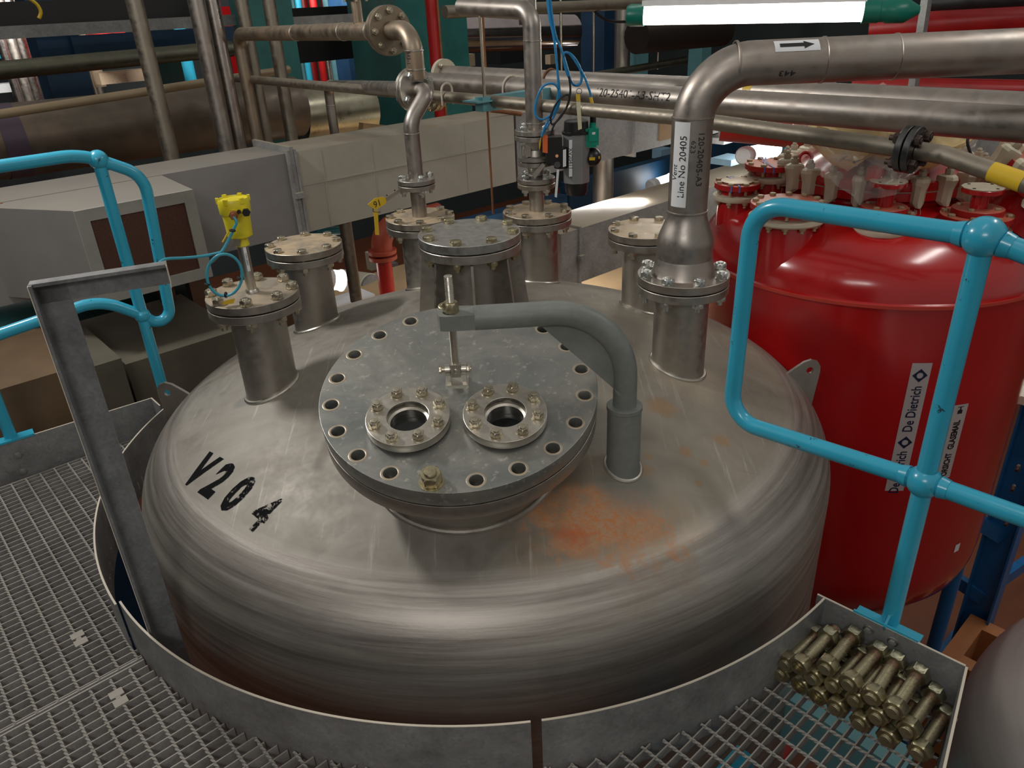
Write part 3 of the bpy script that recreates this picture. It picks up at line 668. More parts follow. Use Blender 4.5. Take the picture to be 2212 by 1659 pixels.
# ---- gratings
def grating(name, label, region, v0, v1, u0, u1, uo, vo):
    """bearing bars along U every 30 mm, twisted rods along V every 50 mm, both kept inside region(p)"""
    m = MB(); step = .006
    def runs(f, a, b):
        out = []; s0 = None; k = int((b - a)/step)
        for i in range(k + 1):
            x = a + i*step; ok = region(f(x))
            if ok and s0 is None: s0 = x
            if (not ok or i == k) and s0 is not None:
                if x - s0 > .012: out.append((s0, x - step*.5))
                s0 = None
        return out
    k = 0; v = v0 + vo
    while v <= v1:
        for a, b in runs(lambda x: U*x + V*v, u0, u1): m.box(U*((a + b)/2) + V*v + Z*(PLAT - .015), (b - a, .0032, .030), (U, V, Z))
        v += .030
    for vv in (v0, v1):
        for a, b in runs(lambda x: U*x + V*vv, u0, u1): m.box(U*((a + b)/2) + V*vv + Z*(PLAT - .015), (b - a, .005, .030), (U, V, Z))
    u = u0 + uo
    while u <= u1:
        for a, b in runs(lambda x: U*u + V*x, v0, v1):
            n = max(2, int((b - a)/.0075)); pts = []; rings = []
            for i in range(n + 1):
                x = a + (b - a)*i/n; an = i*.785; c = U*u + V*x + Z*(PLAT - .0015)
                e1 = U*math.cos(an) + Z*math.sin(an); e2 = -U*math.sin(an) + Z*math.cos(an)
                rings.append([c + e1*.0032 + e2*.0032, c - e1*.0032 + e2*.0032, c - e1*.0032 - e2*.0032, c + e1*.0032 - e2*.0032])
            m.loft(rings)
        u += .05
    return put(name, m, M['grate'], None, label, 'grating', smooth=0)
tc = Vector((TX, TY, 0))
def inL(p):
    if (p - tc).length < CR + .004 + .006: return False
    if p.x > gapL.x - .002: return False
    return (p - cL).xy.dot(nL.xy) > .004
ucL, vcL = cL.dot(U), cL.dot(V)
vb = onz(150, 1505, PLAT).dot(V)
grating('floor_grating', 'galvanised grating panel on the far left beside the vessel', inL, vb + .004, vcL, -1.2, ucL, .013, .008)
grating('floor_grating', 'galvanised grating panel at the bottom left in front of the vessel', inL, -.15, vb - .008, -.9, 1.0, .034, .012)
cc = (cR1 + cR2 + cR3)/3
def side(a, b):
    n = Vector((-(b - a).y, (b - a).x, 0)).normalized(); s = 1 if n.dot(Vector((0.3, .9, 0)) - a) > 0 else -1
    return lambda p: n.dot(Vector((p.x - a.x, p.y - a.y, 0)))*s > .004
s1, s2 = side(cR1, cR2), side(cR2, cR3)
def inR(p):
    return (p - tc).length > CR + .010 and p.x > gapR.x + .003 and s1(p) and s2(p)
q = onz(1514, 1480, PLAT)
gq = onz(1788, 1533, PLAT)
grating('floor_grating', 'open galvanised grating panel at the lower right under the stud bolts', inR, .0, 1.35, .2, 1.9, (gq.dot(U) - .2) % .05, (gq.dot(V)) % .03)
# clips on the grating
for px, py, lab in ((171, 1380, 'grating clip in the panel beyond the joint, nearer the vessel'), (256, 1508, 'grating clip just in front of the panel joint')):
    q = onz(px, py, PLAT); m = MB()
    for k in (-1, 1): m.box(q + V*k*.020*.9 + U*k*.0 + Z*.001, (.034, .026, .004), (U, V, Z))
    m.box(q + Z*.001, (.012, .05, .003), (U, V, Z)); m.cyl(q - Z*.03, q + Z*.003, .004, 8)
    put('grating_clip', m, M['grate'], None, lab, 'clip', 'clips on the grating')
# ---- galvanised angle frame by the vessel
pb = Vector((-.984, 1.515, 0)); zt = upright(pb.x, pb.y, 75, 606)
top2 = Vector((-.747, 1.61, 0)); ad = (top2 - pb).normalized(); asd = Vector((-ad.y, ad.x, 0))
af = thing('angle_iron_stanchion', 'dark galvanised angle iron frame standing between toe plate and vessel', 'stanchion', (pb.x, pb.y, PLAT - .06))
def angle(p0, p1, e1, e2, w=.065, th=.007):
    m = MB(); m.prism([p0, p0 + e1*w, p0 + e1*w + e2*th, p0 + e1*th + e2*th, p0 + e1*th + e2*w*.6, p0 + e2*w*.6], p1 - p0); return m
put('post', angle(pb + Z*(PLAT - .1), pb + Z*zt, ad, -asd), M['galv_dark'], af)
L = .262
put('top_rail', angle(pb + Z*(zt + .001), pb + ad*L + Z*(zt + .001), -Z, -asd, .05), M['galv_dark'], af)
put('sawn_edge', MB().box(pb + ad*(L/2) - asd*.02 + Z*(zt + .0025), (L, .042, .002), (ad, asd, Z)) if False else MB().box(pb + ad*L - asd*.02 + Z*(zt - .024), (.001, .042, .05), (ad, asd, Z)).box(pb - asd*.021 + ad*.0 + Z*((zt + PLAT)/2), (.0015, .040, zt - PLAT), (ad, asd, Z)), edge, af)
# ---- blue hand rails
BR = .0215
def ball_joint(p, parent, r=.038):
    return put('ball_joint', MB().sphere(p, r, 28), M['blue'], parent)
def collar(m, p, d, r=BR): d = Vector(d).normalized(); m.cyl(p + d*.034, p + d*.052, r*1.22, 20, r1=r*1.05); return m
pr = Vector((.918, 1.406, 0)); z1 = upright(pr.x, pr.y, 2125, 512); z2 = upright(pr.x, pr.y, 1997, 1040)
hr = thing('guard_rail', 'light blue tubular guard rail bolted to the toe plate at the right', 'guard rail', (pr.x, pr.y, CT))
put('post', MB().tube([pr + Z*(CT - .07), pr + Z*z1], BR, 20), M['blue'], hr)
ball_joint(pr + Z*z1, hr, .040); ball_joint(pr + Z*z2, hr, .038)
A = pr; Bq = pr + (cR2 - cR1).normalized()        # rail plane runs along the toe plate
Bq = onz(1765, 1285, CT); 
def rp(px, py, a=None, b=None): return onp(px, py, a or RPA, b or RPB)
d1 = Vector((-.659, .752, 0))                       # -V... direction of the rail, away from the camera to the left
RPA, RPB = pr, pr + d1
e1, e2, e3 = rp(1590, 470), rp(1578, 855), rp(2260, 562)
e4 = rp(2260, 1135)
c1 = rp(1598, 430); c2 = rp(1562, 885)
lp = bend([pr + Z*z1, rp(1628, 438), rp(1577, 905), pr + Z*z2], [.085, .075], 12)
m = MB().tube(lp, BR, 20); dd = (lp[1] - lp[0]); collar(m, pr + Z*z1, rp(1628, 438) - (pr + Z*z1)); collar(m, pr + Z*z2, rp(1577, 905) - (pr + Z*z2)); put('looped_rail', m, M['blue'], hr)
put('top_rail', collar(MB().tube([pr + Z*z1, e3], BR, 20), pr + Z*z1, e3 - (pr + Z*z1)), M['blue'], hr)
put('mid_rail', collar(MB().tube([pr + Z*z2, e4], BR, 20), pr + Z*z2, e4 - (pr + Z*z2)), M['blue'], hr)
cd = (cR2 - cR1).normalized(); ap = onp(1911, 1352, cR1, cR2); ap.z = CT
m = MB(); 
put('foot_plate', m.box(ap - nR*.004 - Z*.004, (.155, .006, .022), (cd, nR, Z)).box(ap - nR*.024 - Z*.012, (.155, .045, .006), (cd, nR, Z)), M['blue'], hr)
put('foot_rib', MB().prism([ap + cd*.003 - nR*.0 + Z*.004, ap + cd*.003 - nR*.045 + Z*.04, ap + cd*.003 - nR*.045 - Z*.01, ap + cd*.003 - Z*.01], cd*-.006), M['blue'], hr)
# left rail
pl = ray(212, 345); pl = Vector((pl.x, pl.y, 0)).normalized()*3.12
dLr = dL.copy(); dLr.z = 0
hl = thing('guard_rail', 'light blue tubular guard rail with rounded end at the far left platform edge', 'guard rail', (pl.x, pl.y, CT))
zl1 = upright(pl.x, pl.y, 212, 345); zl2 = upright(pl.x, pl.y, 297, 683)
RPA, RPB = pl, pl + dLr
put('post', MB().tube([pl + Z*(PLAT - .1), pl + Z*zl1], BR, 18), M['blue'], hl)
ball_joint(pl + Z*zl1, hl, .034); ball_joint(pl + Z*zl2, hl, .030)
# rounded end reaches away from the post on the vessel side
hookd = U
def hp(px, py): return onp(px, py, pl, pl - dLr*.5)
end = bend([pl + Z*zl1, hp(310, 378), hp(376, 722), pl + Z*zl2], [.10, .045], 10)
put('looped_rail', MB().tube(end, BR, 18), M['blue'], hl)
t1 = bend([pl + Z*zl1, hp(170, 334), hp(-60, 368)], .25, 6); t2 = bend([pl + Z*zl2, hp(215, 648), hp(-60, 742)], .18, 8)
put('top_rail', MB().tube(t1, BR, 18), M['blue'], hl); put('mid_rail', MB().tube(t2, BR, 18), M['blue'], hl)
pf = onp(18, 930, cL, cL + dL); pf = Vector((pf.x, pf.y, 0)) - nL*.03
put('post', MB().tube([pf + Z*(CT - .1), pf + Z*(CT + .95)], BR, 18), M['blue'], hl)
put('foot_plate', MB().box(pf + nL*.016 + Z*(CT + .003), (.15, .05, .008), (dL, nL, Z)), M['blue'], hl)
# ---- stud bolts heaped in the corner
def stud_proto():
    t = thing('stud_bolt', 'x', 'stud bolt', mat=Matrix())
    L = .165; m = MB().thread((-L/2, 0, 0), (L/2 - .004, 0, 0), .0146, .0042)
    put('threaded_rod', m, M['studr'], t, local=True)
    for s, off in ((-1, .046), (1, .056)):
        put('nut', MB().hexn((s*off - .0, 0, 0), (s, 0, 0), .046, .0275, ph=random.random()*30), M['nut_yellow'] if s < 0 else M['nut_olive'], t, local=True)
    return t
t = NT('stud_rod_steel'); x = t.n('SeparateXYZ'); t.l(t.co.outputs['Object'], x.inputs[0]); rf = t.ramp(t.math('ADD', t.math('MULTIPLY', x.outputs[0], 5), t.noise(12, 4)), [(.55, 0.), (.75, .75)])
wf = t.ramp(t.noise(18, 4, .7), [(.62, 0.), (.66, .8)])
c = t.mix(rf, (.42, .38, .25), (.22, .085, .055)); c = t.mix(t.ramp(t.noise(40, 5, .8), [(.5, 0.), (.62, .7)]), c, (.13, .10, .06)); c = t.mix(wf, c, (.62, .58, .44)); t.set(c, .42, t.math('SUBTRACT', .85, t.math('MULTIPLY', wf, .8))); M['studr'] = t.mat
M['nut_olive'] = steel('olive_nut', (.40, .38, .27), .6, .38, sc=30)
studs = []
proto = stud_proto()
near_nut = proto.children[1].data if proto.children[1].name == 'nut' else [c for c in proto.children if c.name.startswith('nut')][0].data
open_nut = MB().hexn((-.046, 0, 0), (-1, 0, 0), .046, .0275, bore=.0150).mesh('nut_open', M['nut_yellow'])
def stud(px0, py0, px1, py1, z0, z1, label, rodless=False):
    """from the near nut seen at (px0,py0) to the far nut at (px1,py1)"""
    a = onz(px0, py0, z0); b = onz(px1, py1, z1); d = (b - a).normalized(); c = (a + b)/2
    o = proto.copy(); C.objects.link(o); o.matrix_world = look(c, Z.cross(d).cross(d)*-1, d); o['label'] = label; o['group'] = 'stud bolts heaped on the grating'; o['category'] = 'stud bolt'
    for ch in proto.children:
        k = ch.copy(); C.objects.link(k); k.parent = o
        if 'open' in label and k.name.startswith('threaded_rod'): k.location.x = .026
        if 'open' in label and k.name.startswith('nut') and k.data == near_nut: k.data = open_nut
    studs.append(o); return o
P0 = PLAT
S = [ # top layer, left to right
 (1726, 1438, 1788, 1375, .098, .100, 'leftmost stud of the top row, its near nut an open ring'),
 (1785, 1441, 1842, 1374, .098, .100, 'second stud of the top row with a rusty far half'),
 (1835, 1475, 1896, 1408, .098, .100, 'third stud of the top row, pinkish thread at the far end'),
 (1883, 1506, 1934, 1428, .098, .100, 'fourth stud of the top row with a ring of white compound'),
 (1932, 1532, 1982, 1458, .098, .100, 'fifth stud of the top row with an orange rusty shank'),
 (1962, 1575, 2015, 1500, .062, .064, 'sixth stud right of the orange rusty one'),
 (1984, 1625, 2040, 1545, .030, .032, 'lowest stud in the right corner of the heap'),
 # middle layer
 (1757, 1462, 1815, 1398, .058, .060, 'stud in the middle layer under the two leftmost top studs'),
 (1800, 1480, 1862, 1413, .060, .062, 'stud in the middle layer under the second and third top studs'),
 (1847, 1510, 1905, 1440, .058, .060, 'stud in the middle layer under the third and fourth top studs'),
 (1893, 1550, 1950, 1470, .060, .062, 'stud in the middle layer under the fourth and fifth top studs'),
 (1700, 1432, 1762, 1372, .060, .062, 'stud in the middle layer at the left end of the heap'),
 # bottom layer
 (1690, 1450, 1745, 1395, .024, .024, 'dark stud on the grating at the left end of the heap'),
 (1730, 1478, 1790, 1420, .024, .024, 'bottom stud with an open nut second from the left'),
 (1768, 1502, 1826, 1440, .024, .024, 'bottom stud with an open nut third from the left'),
 (1808, 1526, 1865, 1462, .024, .024, 'bottom stud fourth from the left with its end showing'),
 (1860, 1558, 1915, 1492, .024, .024, 'bottom stud with a bright silver end below the fourth top stud'),
 (1918, 1592, 1972, 1522, .024, .024, 'bottom stud with a silver end below the fifth top stud'),
]
for s in S: stud(*s[:4], P0 + s[4], P0 + s[5], s[6])
for ch in list(proto.children): bpy.data.objects.remove(ch)
bpy.data.objects.remove(proto)
# ================================================================ PIPEWORK ON AND ABOVE THE VESSEL
def pipe_flange(parent, c, ax, od, th, bore_r, n=4, af=.024, dia=.014, mat='steel', nutmat='nut_zinc', ph=20, pcd=None, gap=.004, two=True, name='flange_pair', matlow=None):
    """a bolted pair of round flanges centred on c (the joint), axis ax"""
    ax = Vector(ax).normalized(); c = Vector(c)
    m = MB(); m.lathe(flange_prof(od, th, gap/2), c, ax, 44)
    f = put(name, m, M[mat], parent)
    if two: put('lower_flange', MB().lathe(flange_prof(od, th, -gap/2 - th), c, ax, 44), M[matlow or mat], f)
    put('gasket', MB().lathe([(od*.40, -gap/2), (od*.40, gap/2)], c, ax, 32), M['gap'], f)
    bolts(f, c + ax*(gap/2 + th), n, pcd or od*.8, ax, af, dia, 'nut', nutmat, ph, (gap + 2*th) if two else None, xdir=Vector((1, 0, 0)) if abs(ax.x) < .9 else Z)
    return f
def bead(parent, c, ax, r, t=.0035, mat='steel_bright'):
    ax = Vector(ax).normalized()
    return put('weld_bead', MB().lathe([(r - .001, -t), (r + t*.6, -t*.5), (r + t*.6, t*.5), (r - .001, t)], c, ax, 36, cap=False), M[mat], parent)
def cyl_fn(ax0, axd, r, th0, s0, up=None):
    """lay (x,y) on a cylinder: x along the axis, y round it"""
    u, w, d = frame(axd); axd = Vector(axd).normalized()
    return lambda x, y: Vector(ax0) + axd*(s0 + x) + (u*math.cos(th0 + y/r) + w*math.sin(th0 + y/r))*r
def cyl_aim(ax0, axd, r, px, py):
    """angle and distance along the axis where the sight line meets the cylinder"""
    u, w, d = frame(axd); ax0 = Vector(ax0); o = E0 - ax0; rr = ray(px, py); ou, ow, ru, rw = o.dot(u), o.dot(w), rr.dot(u), rr.dot(w)
    a = ru*ru + rw*rw; b = 2*(ou*ru + ow*rw); c = ou*ou + ow*ow - r*r; D = b*b - 4*a*c
    t = (-b - math.sqrt(max(0, D)))/(2*a); p = o + rr*t
    return math.atan2(p.dot(w), p.dot(u)), p.dot(d)
# ---- vent line (right)
ax, ay = pA.x, pA.y; vz = lambda px, py: upright(ax, ay, px, py)
vt = thing('vent_pipe', 'thick stainless vent pipe rising from the right nozzle and turning right, with white arrow sign', 'pipe', (ax, ay, FZ - .02))
m = MB(); m.lathe(flange_prof(.279, .0254, FZ - .0254), (ax, ay, 0), n=64)
m.lathe([(.098, FZ - .001), (.094, FZ + .006), (.086, FZ + .045), (.084, FZ + .052)], (ax, ay, 0), n=48)
z_w1 = vz(1478, 566); z_w2 = vz(1485, 455); z_w3 = vz(1495, 252); zh = CZ - .187; RB = .152
put('weld_neck_flange', m, M['pipe'], vt)
prof = [(.084, FZ + .05), (.084, z_w1)]
k0 = z_w1 + (z_w2 - z_w1)*.38
for i in range(13): f = i/12; g = f*f*(3 - 2*f); prof.append((.084 + (.0575 - .084)*g, k0 + (z_w2 - k0)*f))
put('reducer', MB().lathe(prof, (ax, ay, 0), n=48), M['pipe'], vt)
hp2 = onz(2212, 110, zh); hd2 = (Vector((hp2.x, hp2.y, 0)) - Vector((ax, ay, 0))).normalized(); hfar = Vector((ax, ay, zh)) + hd2*2.2
pts = bend([Vector((ax, ay, z_w2 - .002)), Vector((ax, ay, zh)), hfar], RB, 20)
vp = put('pipe_run', MB().tube(pts, .0572, 40), M['pipe'], vt)
for zz, r in ((z_w1, .084), (z_w2, .058), (z_w3, .0572)): bead(vt, (ax, ay, zz), Z, r, .004, 'pipe')
for px in (1600, 1793, 1952):
    th_, s_ = cyl_aim((ax, ay, zh), hd2, .0572, px, 125); bead(vt, Vector((ax, ay, zh)) + hd2*s_, hd2, .0572, .004, 'pipe')
# labels
def wrap(parent, name, ax0, axd, r, px, py, w, h, mat, flip=1, lift=.0008, nx=8, ny=14):
    th_, s_ = cyl_aim(ax0, axd, r, px, py); fn = cyl_fn(ax0, axd, r + lift, th_, s_)
    put(name, sheet(w, h, fn, nx, ny), mat, parent); return th_, s_
th_, s_ = wrap(vt, 'line_label', (ax, ay, 0), Z, .0572, 1468, 358, .235, .050, M['white'])
fn = cyl_fn((ax, ay, 0), Z, .0587, th_, s_)
lettering('label_text', 'Line No 20405', .0285, M['ink'], vt, lambda x, y: fn(x - .004, -(y - .009)), sx=1.0)
lettering('label_text', 'Vent', .024, M['ink'], vt, lambda x, y: fn(x - .020, -(y + .015)), italic=.15)
# (text runs upward on the pipe: x -> up, y -> towards the left)
th2, s2 = cyl_aim((ax, ay, 0), Z, .0572, 1512, 345); fn2 = cyl_fn((ax, ay, 0), Z, .0585, th2, s2)
lettering('marker_writing', '120-20405-A3', .026, M['marker'], vt, lambda x, y: fn2(-x, y), jit=.0016)
th3, s3 = cyl_aim((ax, ay, 0), Z, .0572, 1497, 318); fn3 = cyl_fn((ax, ay, 0), Z, .0585, th3, s3)
lettering('marker_writing', '623', .019, M['marker'], vt, lambda x, y: fn3(-x, y), sx=1.3, jit=.002)
h0 = (ax, ay, zh)
th4, s4 = wrap(vt, 'flow_arrow_sign', h0, hd2, .0572, 1722, 97, .118, .038, M['white'], ny=6)
f4 = cyl_fn(h0, hd2, .0587, th4, s4); u4, w4, d4 = frame(hd2)
def sgn_up(f): return 1 if (f(0, .01) - f(0, -.01)).z > 0 else -1
sg4 = sgn_up(f4)
am = MB(); P = [(-.045, -.006), (.018, -.006), (.018, -.013), (.045, 0), (.018, .013), (.018, .006), (-.045, .006)]
am.add([f4(x, y*sg4) for x, y in P], [(0, 1, 5, 6), (1, 2, 3), (1, 3, 5), (5, 3, 4)]); put('arrow', am, M['ink'], vt)
th5, s5 = cyl_aim(h0, hd2, .0572, 1700, 158); f5 = cyl_fn(h0, hd2, .0585, th5, s5); sg5 = sgn_up(f5)
lettering('marker_writing', '443', .022, M['marker'], vt, lambda x, y: f5(-x, -y*sg5), sx=1.4, jit=.001)
# ---- left riser with the numbered tag
gx_, gy_ = pG.x, pG.y; gz = lambda px, py: upright(gx_, gy_, px, py)
lr = thing('stainless_pipe', 'stainless pipe rising from the back left nozzle, cranked over to a round flange', 'pipe', (gx_, gy_, FZ))
zf = gz(899, 396)
put('spool', MB().cyl((gx_, gy_, FZ), (gx_, gy_, zf - .01), .0302, 28), M['pipe'], lr)
pipe_flange(lr, (gx_, gy_, zf), Z, .150, .018, .03, 4, .026, .016, 'steel', 'nut_zinc', 25, .115)
p1 = Vector((gx_, gy_, gz(888, 262))); p2 = onv(925, 196, p1.dot(V)); vl = V
jf = onv(897, 187, p1.dot(V) + .035)
p2 = Vector((p2.x, p2.y, p2.z)); ch = p2
put('pipe_run', MB().tube(bend([Vector((gx_, gy_, zf + .01)), p1, p2 - (p2 - p1).normalized()*.0, p2 + V*.075], [.09, .045], 12), .0302, 28), M['pipe'], lr)
bead(lr, (gx_, gy_, gz(892, 288)), Z, .0302)
fl2 = p2 + V*.09
pipe_flange(lr, fl2, -V, .165, .016, .03, 4, .026, .016, 'steel_bright', 'nut_zinc', 30, .125)
l3 = onu(708, 182, fl2.dot(U)); l3.z = onu(712, 185, fl2.dot(U)).z
e0 = fl2 + V*.02; e3 = onv(708, 184, 4.6)
put('pipe_run', MB().tube(bend([e0, e3, e3 - Z*.55], .075, 12), .0302, 24), M['pipe'], lr); bead(lr, e3 - Z*.12, Z, .0302); bead(lr, e3 + (e0 - e3).normalized()*.14, e0 - e3, .0302)
# upper loop standing on the same flange
lu = thing('stainless_pipe', 'stained stainless pipe looping over the duct at the upper left with a flanged joint', 'pipe', fl2 + Z*.09)
fl3v = p1.dot(V)
t0 = fl2 + Z*.04 - V*.02; q1 = onv(880, 80, t0.dot(V) + .0); q1 = Vector((t0.x, t0.y, onv(872, 78, t0.dot(V)).z))
e = onu(872, 66, t0.dot(U)); 
qa = Vector((t0.x, t0.y, 0)); za = upright(qa.x, qa.y, 872, 66)
L1 = onu(515, 72, t0.dot(U)); zL = za; qb = qa + V*((L1 - t0).dot(V))
qb = onv(513, 74, 4.72); dqb = qb - (qa + Z*za)
run = bend([t0, qa + Z*za, qb, qb - Z*1.2], .085, 12)
put('pipe_run', MB().tube(run, .036, 24), M['pipe_brown'], lu)
def lqp(px):
    q = onp(px, 55, qa, qb); f = Vector((q.x - qa.x, q.y - qa.y, 0)).length/Vector((dqb.x, dqb.y, 0)).length; return qa + Z*za + dqb*f
fjc = lqp(838)
pipe_flange(lu, fjc, dqb, .185, .018, .036, 8, .024, .015, 'pipe_brown', 'nut', 0, .145)
bjc = lqp(775)
b = put('branch', MB().cyl(bjc, bjc + Z*.16, .022, 18), M['pipe_brown'], lu)
pipe_flange(lu, bjc + Z*.15, Z, .11, .014, .02, 4, .018, .012, 'pipe_brown', 'nut', 10)
for px in (637, 740, 800): 
    bead(lu, lqp(px), dqb, .036)
bead(lu, qa + Z*upright(qa.x, qa.y, 880, 110), Z, .036); bead(lu, qa + Z*upright(qa.x, qa.y, 890, 150), Z, .036)
f7 = cyl_fn((qa.x, qa.y, 0), Z, .0372, *cyl_aim((qa.x, qa.y, 0), Z, .036, 882, 125)); lettering('marker_writing', '443-1', .022, M['marker'], lu, lambda x, y: f7(-x, y), jit=.002)
# yellow number tag on the riser flange
tg = thing('number_tag', 'yellow arrow-shaped tag numbered 16 on a metal strap from the pipe flange', 'tag', (gx_ - .2, gy_, zf - .05))
tv = (Vector((gx_, gy_, 0)) - U*.075).dot(V)
def tgp(px, py, dv=0): return onv(px, py, tv + dv)
def plate(m, pl, th): 
    n = (pl[1] - pl[0]).cross(pl[2] - pl[0]).normalized(); return m.prism([p - n*th/2 for p in pl], n*th)
put('strap', plate(MB(), [tgp(831, 428), tgp(868, 404), tgp(873, 409), tgp(836, 435)], .002), M['steel_bright'], tg)
for px, py in ((835, 422), (852, 411)): put('hole', MB().lathe([(.003, 0), (.003, .001)], tgp(px, py) - V*.002, -V, 12), M['ink'], tg)
arrow = plate(MB(), [tgp(794, 442), tgp(810, 428), tgp(829, 425), tgp(835, 430), tgp(833, 440), tgp(811, 454)], .002)
ao = put('arrow_plate', arrow, M['yellow_tag'], tg)
tc0 = tgp(815, 439, -.002); te = (tgp(832, 430, -.002) - tgp(797, 446, -.002)).normalized(); tn = (-V).cross(te)
lettering('tag_number', '16', .036, M['marker'], tg, lambda x, y: tc0 - te*x - tn*y)
put('hanging_strip', plate(MB(), [tgp(807, 456), tgp(816, 455), tgp(819, 508), tgp(811, 507)], .0015), M['yellow_tag'], tg)
put('tie', MB().tube(catmull([tgp(806, 450), tgp(806, 456), tgp(811, 458), tgp(822, 458)], 4), .0015, 6), M['black'], tg)
# ---- yellow level gauge
cx_, cy_ = pC.x, pC.y; gk = upright(cx_, cy_, 507, 440)
lg = thing('level_transmitter', 'yellow level gauge head on a polished tube on the left nozzle', 'level gauge', (cx_, cy_, FZ))
tp = onz(545, 628, FZ + .0)
tb_ = upright(cx_, cy_, 515, 530); 
put('tube', MB().cyl((cx_, cy_, FZ - .002), (cx_, cy_, tb_), .0152, 24).lathe([(.0152, 0), (.0215, 0), (.0215, .004), (.017, .012)], (cx_, cy_, FZ), n=24), M['steel_bright'], lg)
zc = upright(cx_, cy_, 514, 512); zt2 = upright(cx_, cy_, 499, 428)
m = MB(); hh = zt2 - zc
put('housing', MB().lathe([(.014, zc - .03), (.022, zc - .025), (.018, zc - .005), (.030, zc), (.036, zc + .004), (.0395, zc + hh*.62), (.0395, zc + hh*.66)], (cx_, cy_, 0), n=32), M['yellow'], lg)
put('screw_cap', MB().lathe([(.043, zc + hh*.62), (.0445, zc + hh*.64), (.046, zc + hh*.95), (.043, zc + hh), (.040, zc + hh), (.039, zc + hh*.97)], (cx_, cy_, 0), n=40), M['yellow'], lg)
for a in range(6):
    an = R_(60*a + 20); put('grip_lug', MB().box((cx_ + .044*math.cos(an), cy_ + .044*math.sin(an), zc + hh*.97), (.008, .012, .016), (Vector((math.cos(an), math.sin(an), 0)), Vector((-math.sin(an), math.cos(an), 0)), Z)), M['yellow'], lg)
fd = Vector((.25, -1, 0)).normalized(); 
def gp(px, py, dy=.06): return onp(px, py, (cx_ + fd.x*dy, cy_ + fd.y*dy, 0), (cx_ + fd.x*dy + fd.y, cy_ + fd.y*dy - fd.x, 0))
g1 = gp(505, 464, .05); g2 = gp(532, 458, .045); g3 = gp(516, 457, .045)
put('cable_entry', MB().cyl(Vector((cx_, cy_, g1.z)) , g1, .020, 24, r1=.013), M['yellow'], lg)
gl = put('cable_gland', MB().hexn(g1, fd, .024, .012).cyl(g1, g1 + fd*.024, .0085, 16), M['copper'] if 'copper' in M else M['pipe_brown'], lg)
put('blank_entry', MB().cyl(Vector((cx_ + .012, cy_, g2.z)), g2, .017, 24, r1=.0125), M['yellow'], lg); put('black_plug', MB().hexn(g2, fd, .021, .010), M['black'], lg)
put('vent_plug', MB().cyl(g3 - fd*.01, g3 + fd*.006, .0055, 14), M['black'], lg)
put('tube_label', sheet(.075, .009, cyl_fn((cx_, cy_, 0), Z, .0162, *cyl_aim((cx_, cy_, 0), Z, .0152, 533, 560)), 6, 4), M['white'], lg)
fl_ = cyl_fn((cx_, cy_, 0), Z, .0166, *cyl_aim((cx_, cy_, 0), Z, .0152, 533, 560)); lettering('label_text', 'V204 LSHH1', .0075, M['ink'], lg, lambda x, y: fl_(-x, y))
put('orange_tag', sheet(.060, .006, cyl_fn((cx_, cy_, 0), Z, .0165, *cyl_aim((cx_, cy_, 0), Z, .0152, 511, 548)), 6, 3), M['orange'], lg)
k1 = Vector((cx_, cy_, 0)) + fd*.03
put('name_tag', plate(MB(), [gp(508, 505, .03), gp(520, 507, .03), gp(517, 531, .03), gp(501, 534, .03)], .002), M['pipe_dull'], lg)
put('tag_ring', MB().tube([gp(519 + 6*math.cos(a*.524), 502 + 6*math.sin(a*.524), .03) for a in range(12)], .0008, 6, closed=True), M['nut'], lg)
# its blue cable with coil
def cable(name, label, pts, r, mat, parent=None, k=8, closed=False, grp=None, cat='cable'):
    m = MB().tube(catmull(pts, k, closed), r, 10, closed)
    return put(name, m, M[mat], parent, label, cat if parent is None and cat else None, grp)
cb = thing('blue_cable', 'thick pale blue cable coiled on the left nozzle below the yellow gauge', 'cable', (cx_ - .07, cy_ - .05, FZ + .01))
cp = [g1 + fd*.02, gp(511, 480, .075), gp(506, 492, .075), gp(492, 522, .08), gp(478, 545, .085), gp(462, 562, .09)]
cc_ = gp(485, 594, .10); 
def loop(px0, py0, rx, ry, a0, a1, d0, d1, n=20): return [gp(px0 + rx*math.cos(R_(a0 + (a1 - a0)*i/n)), py0 + ry*math.sin(R_(a0 + (a1 - a0)*i/n)), d0 + (d1 - d0)*i/n) for i in range(n + 1)]
cp += loop(485, 594, 38, 45, 215, -505, .09, .108, 40)
cable('cable', None, cp, .0042, 'blue_cable_pale', cb, 3, cat=None)
cable('cable', None, [gp(478, 545, .092), gp(440, 553, .10), gp(400, 557, .13), gp(358, 560, .17), gp(338, 573, .20), gp(325, 582, .22)], .0042, 'blue_cable_pale', cb, 8, cat=None)
for px, py in ((448, 614), (518, 600), (488, 637), (466, 552), (502, 498)):
    c0 = gp(px, py, .10); put('cable_tie', MB().lathe([(.0055 + .004*math.cos(j*.785), .0035*math.sin(j*.785)) for j in range(8)], c0, (gp(px, py + 3, .10) - c0) if px != 488 else Vector((1, 0, 0)), 14, closed=True, cap=False), M['black'], cb)
put('yellow_marker', MB().tube([gp(481, 523, .075), gp(494, 500, .075)], .0025, 8), M['yellow_tag'], cb)
put('marker_plate', plate(MB(), [gp(480, 658, .11), gp(485, 650, .11), gp(508, 645, .11), gp(505, 655, .11)], .003), M['yellow_tag'], cb)
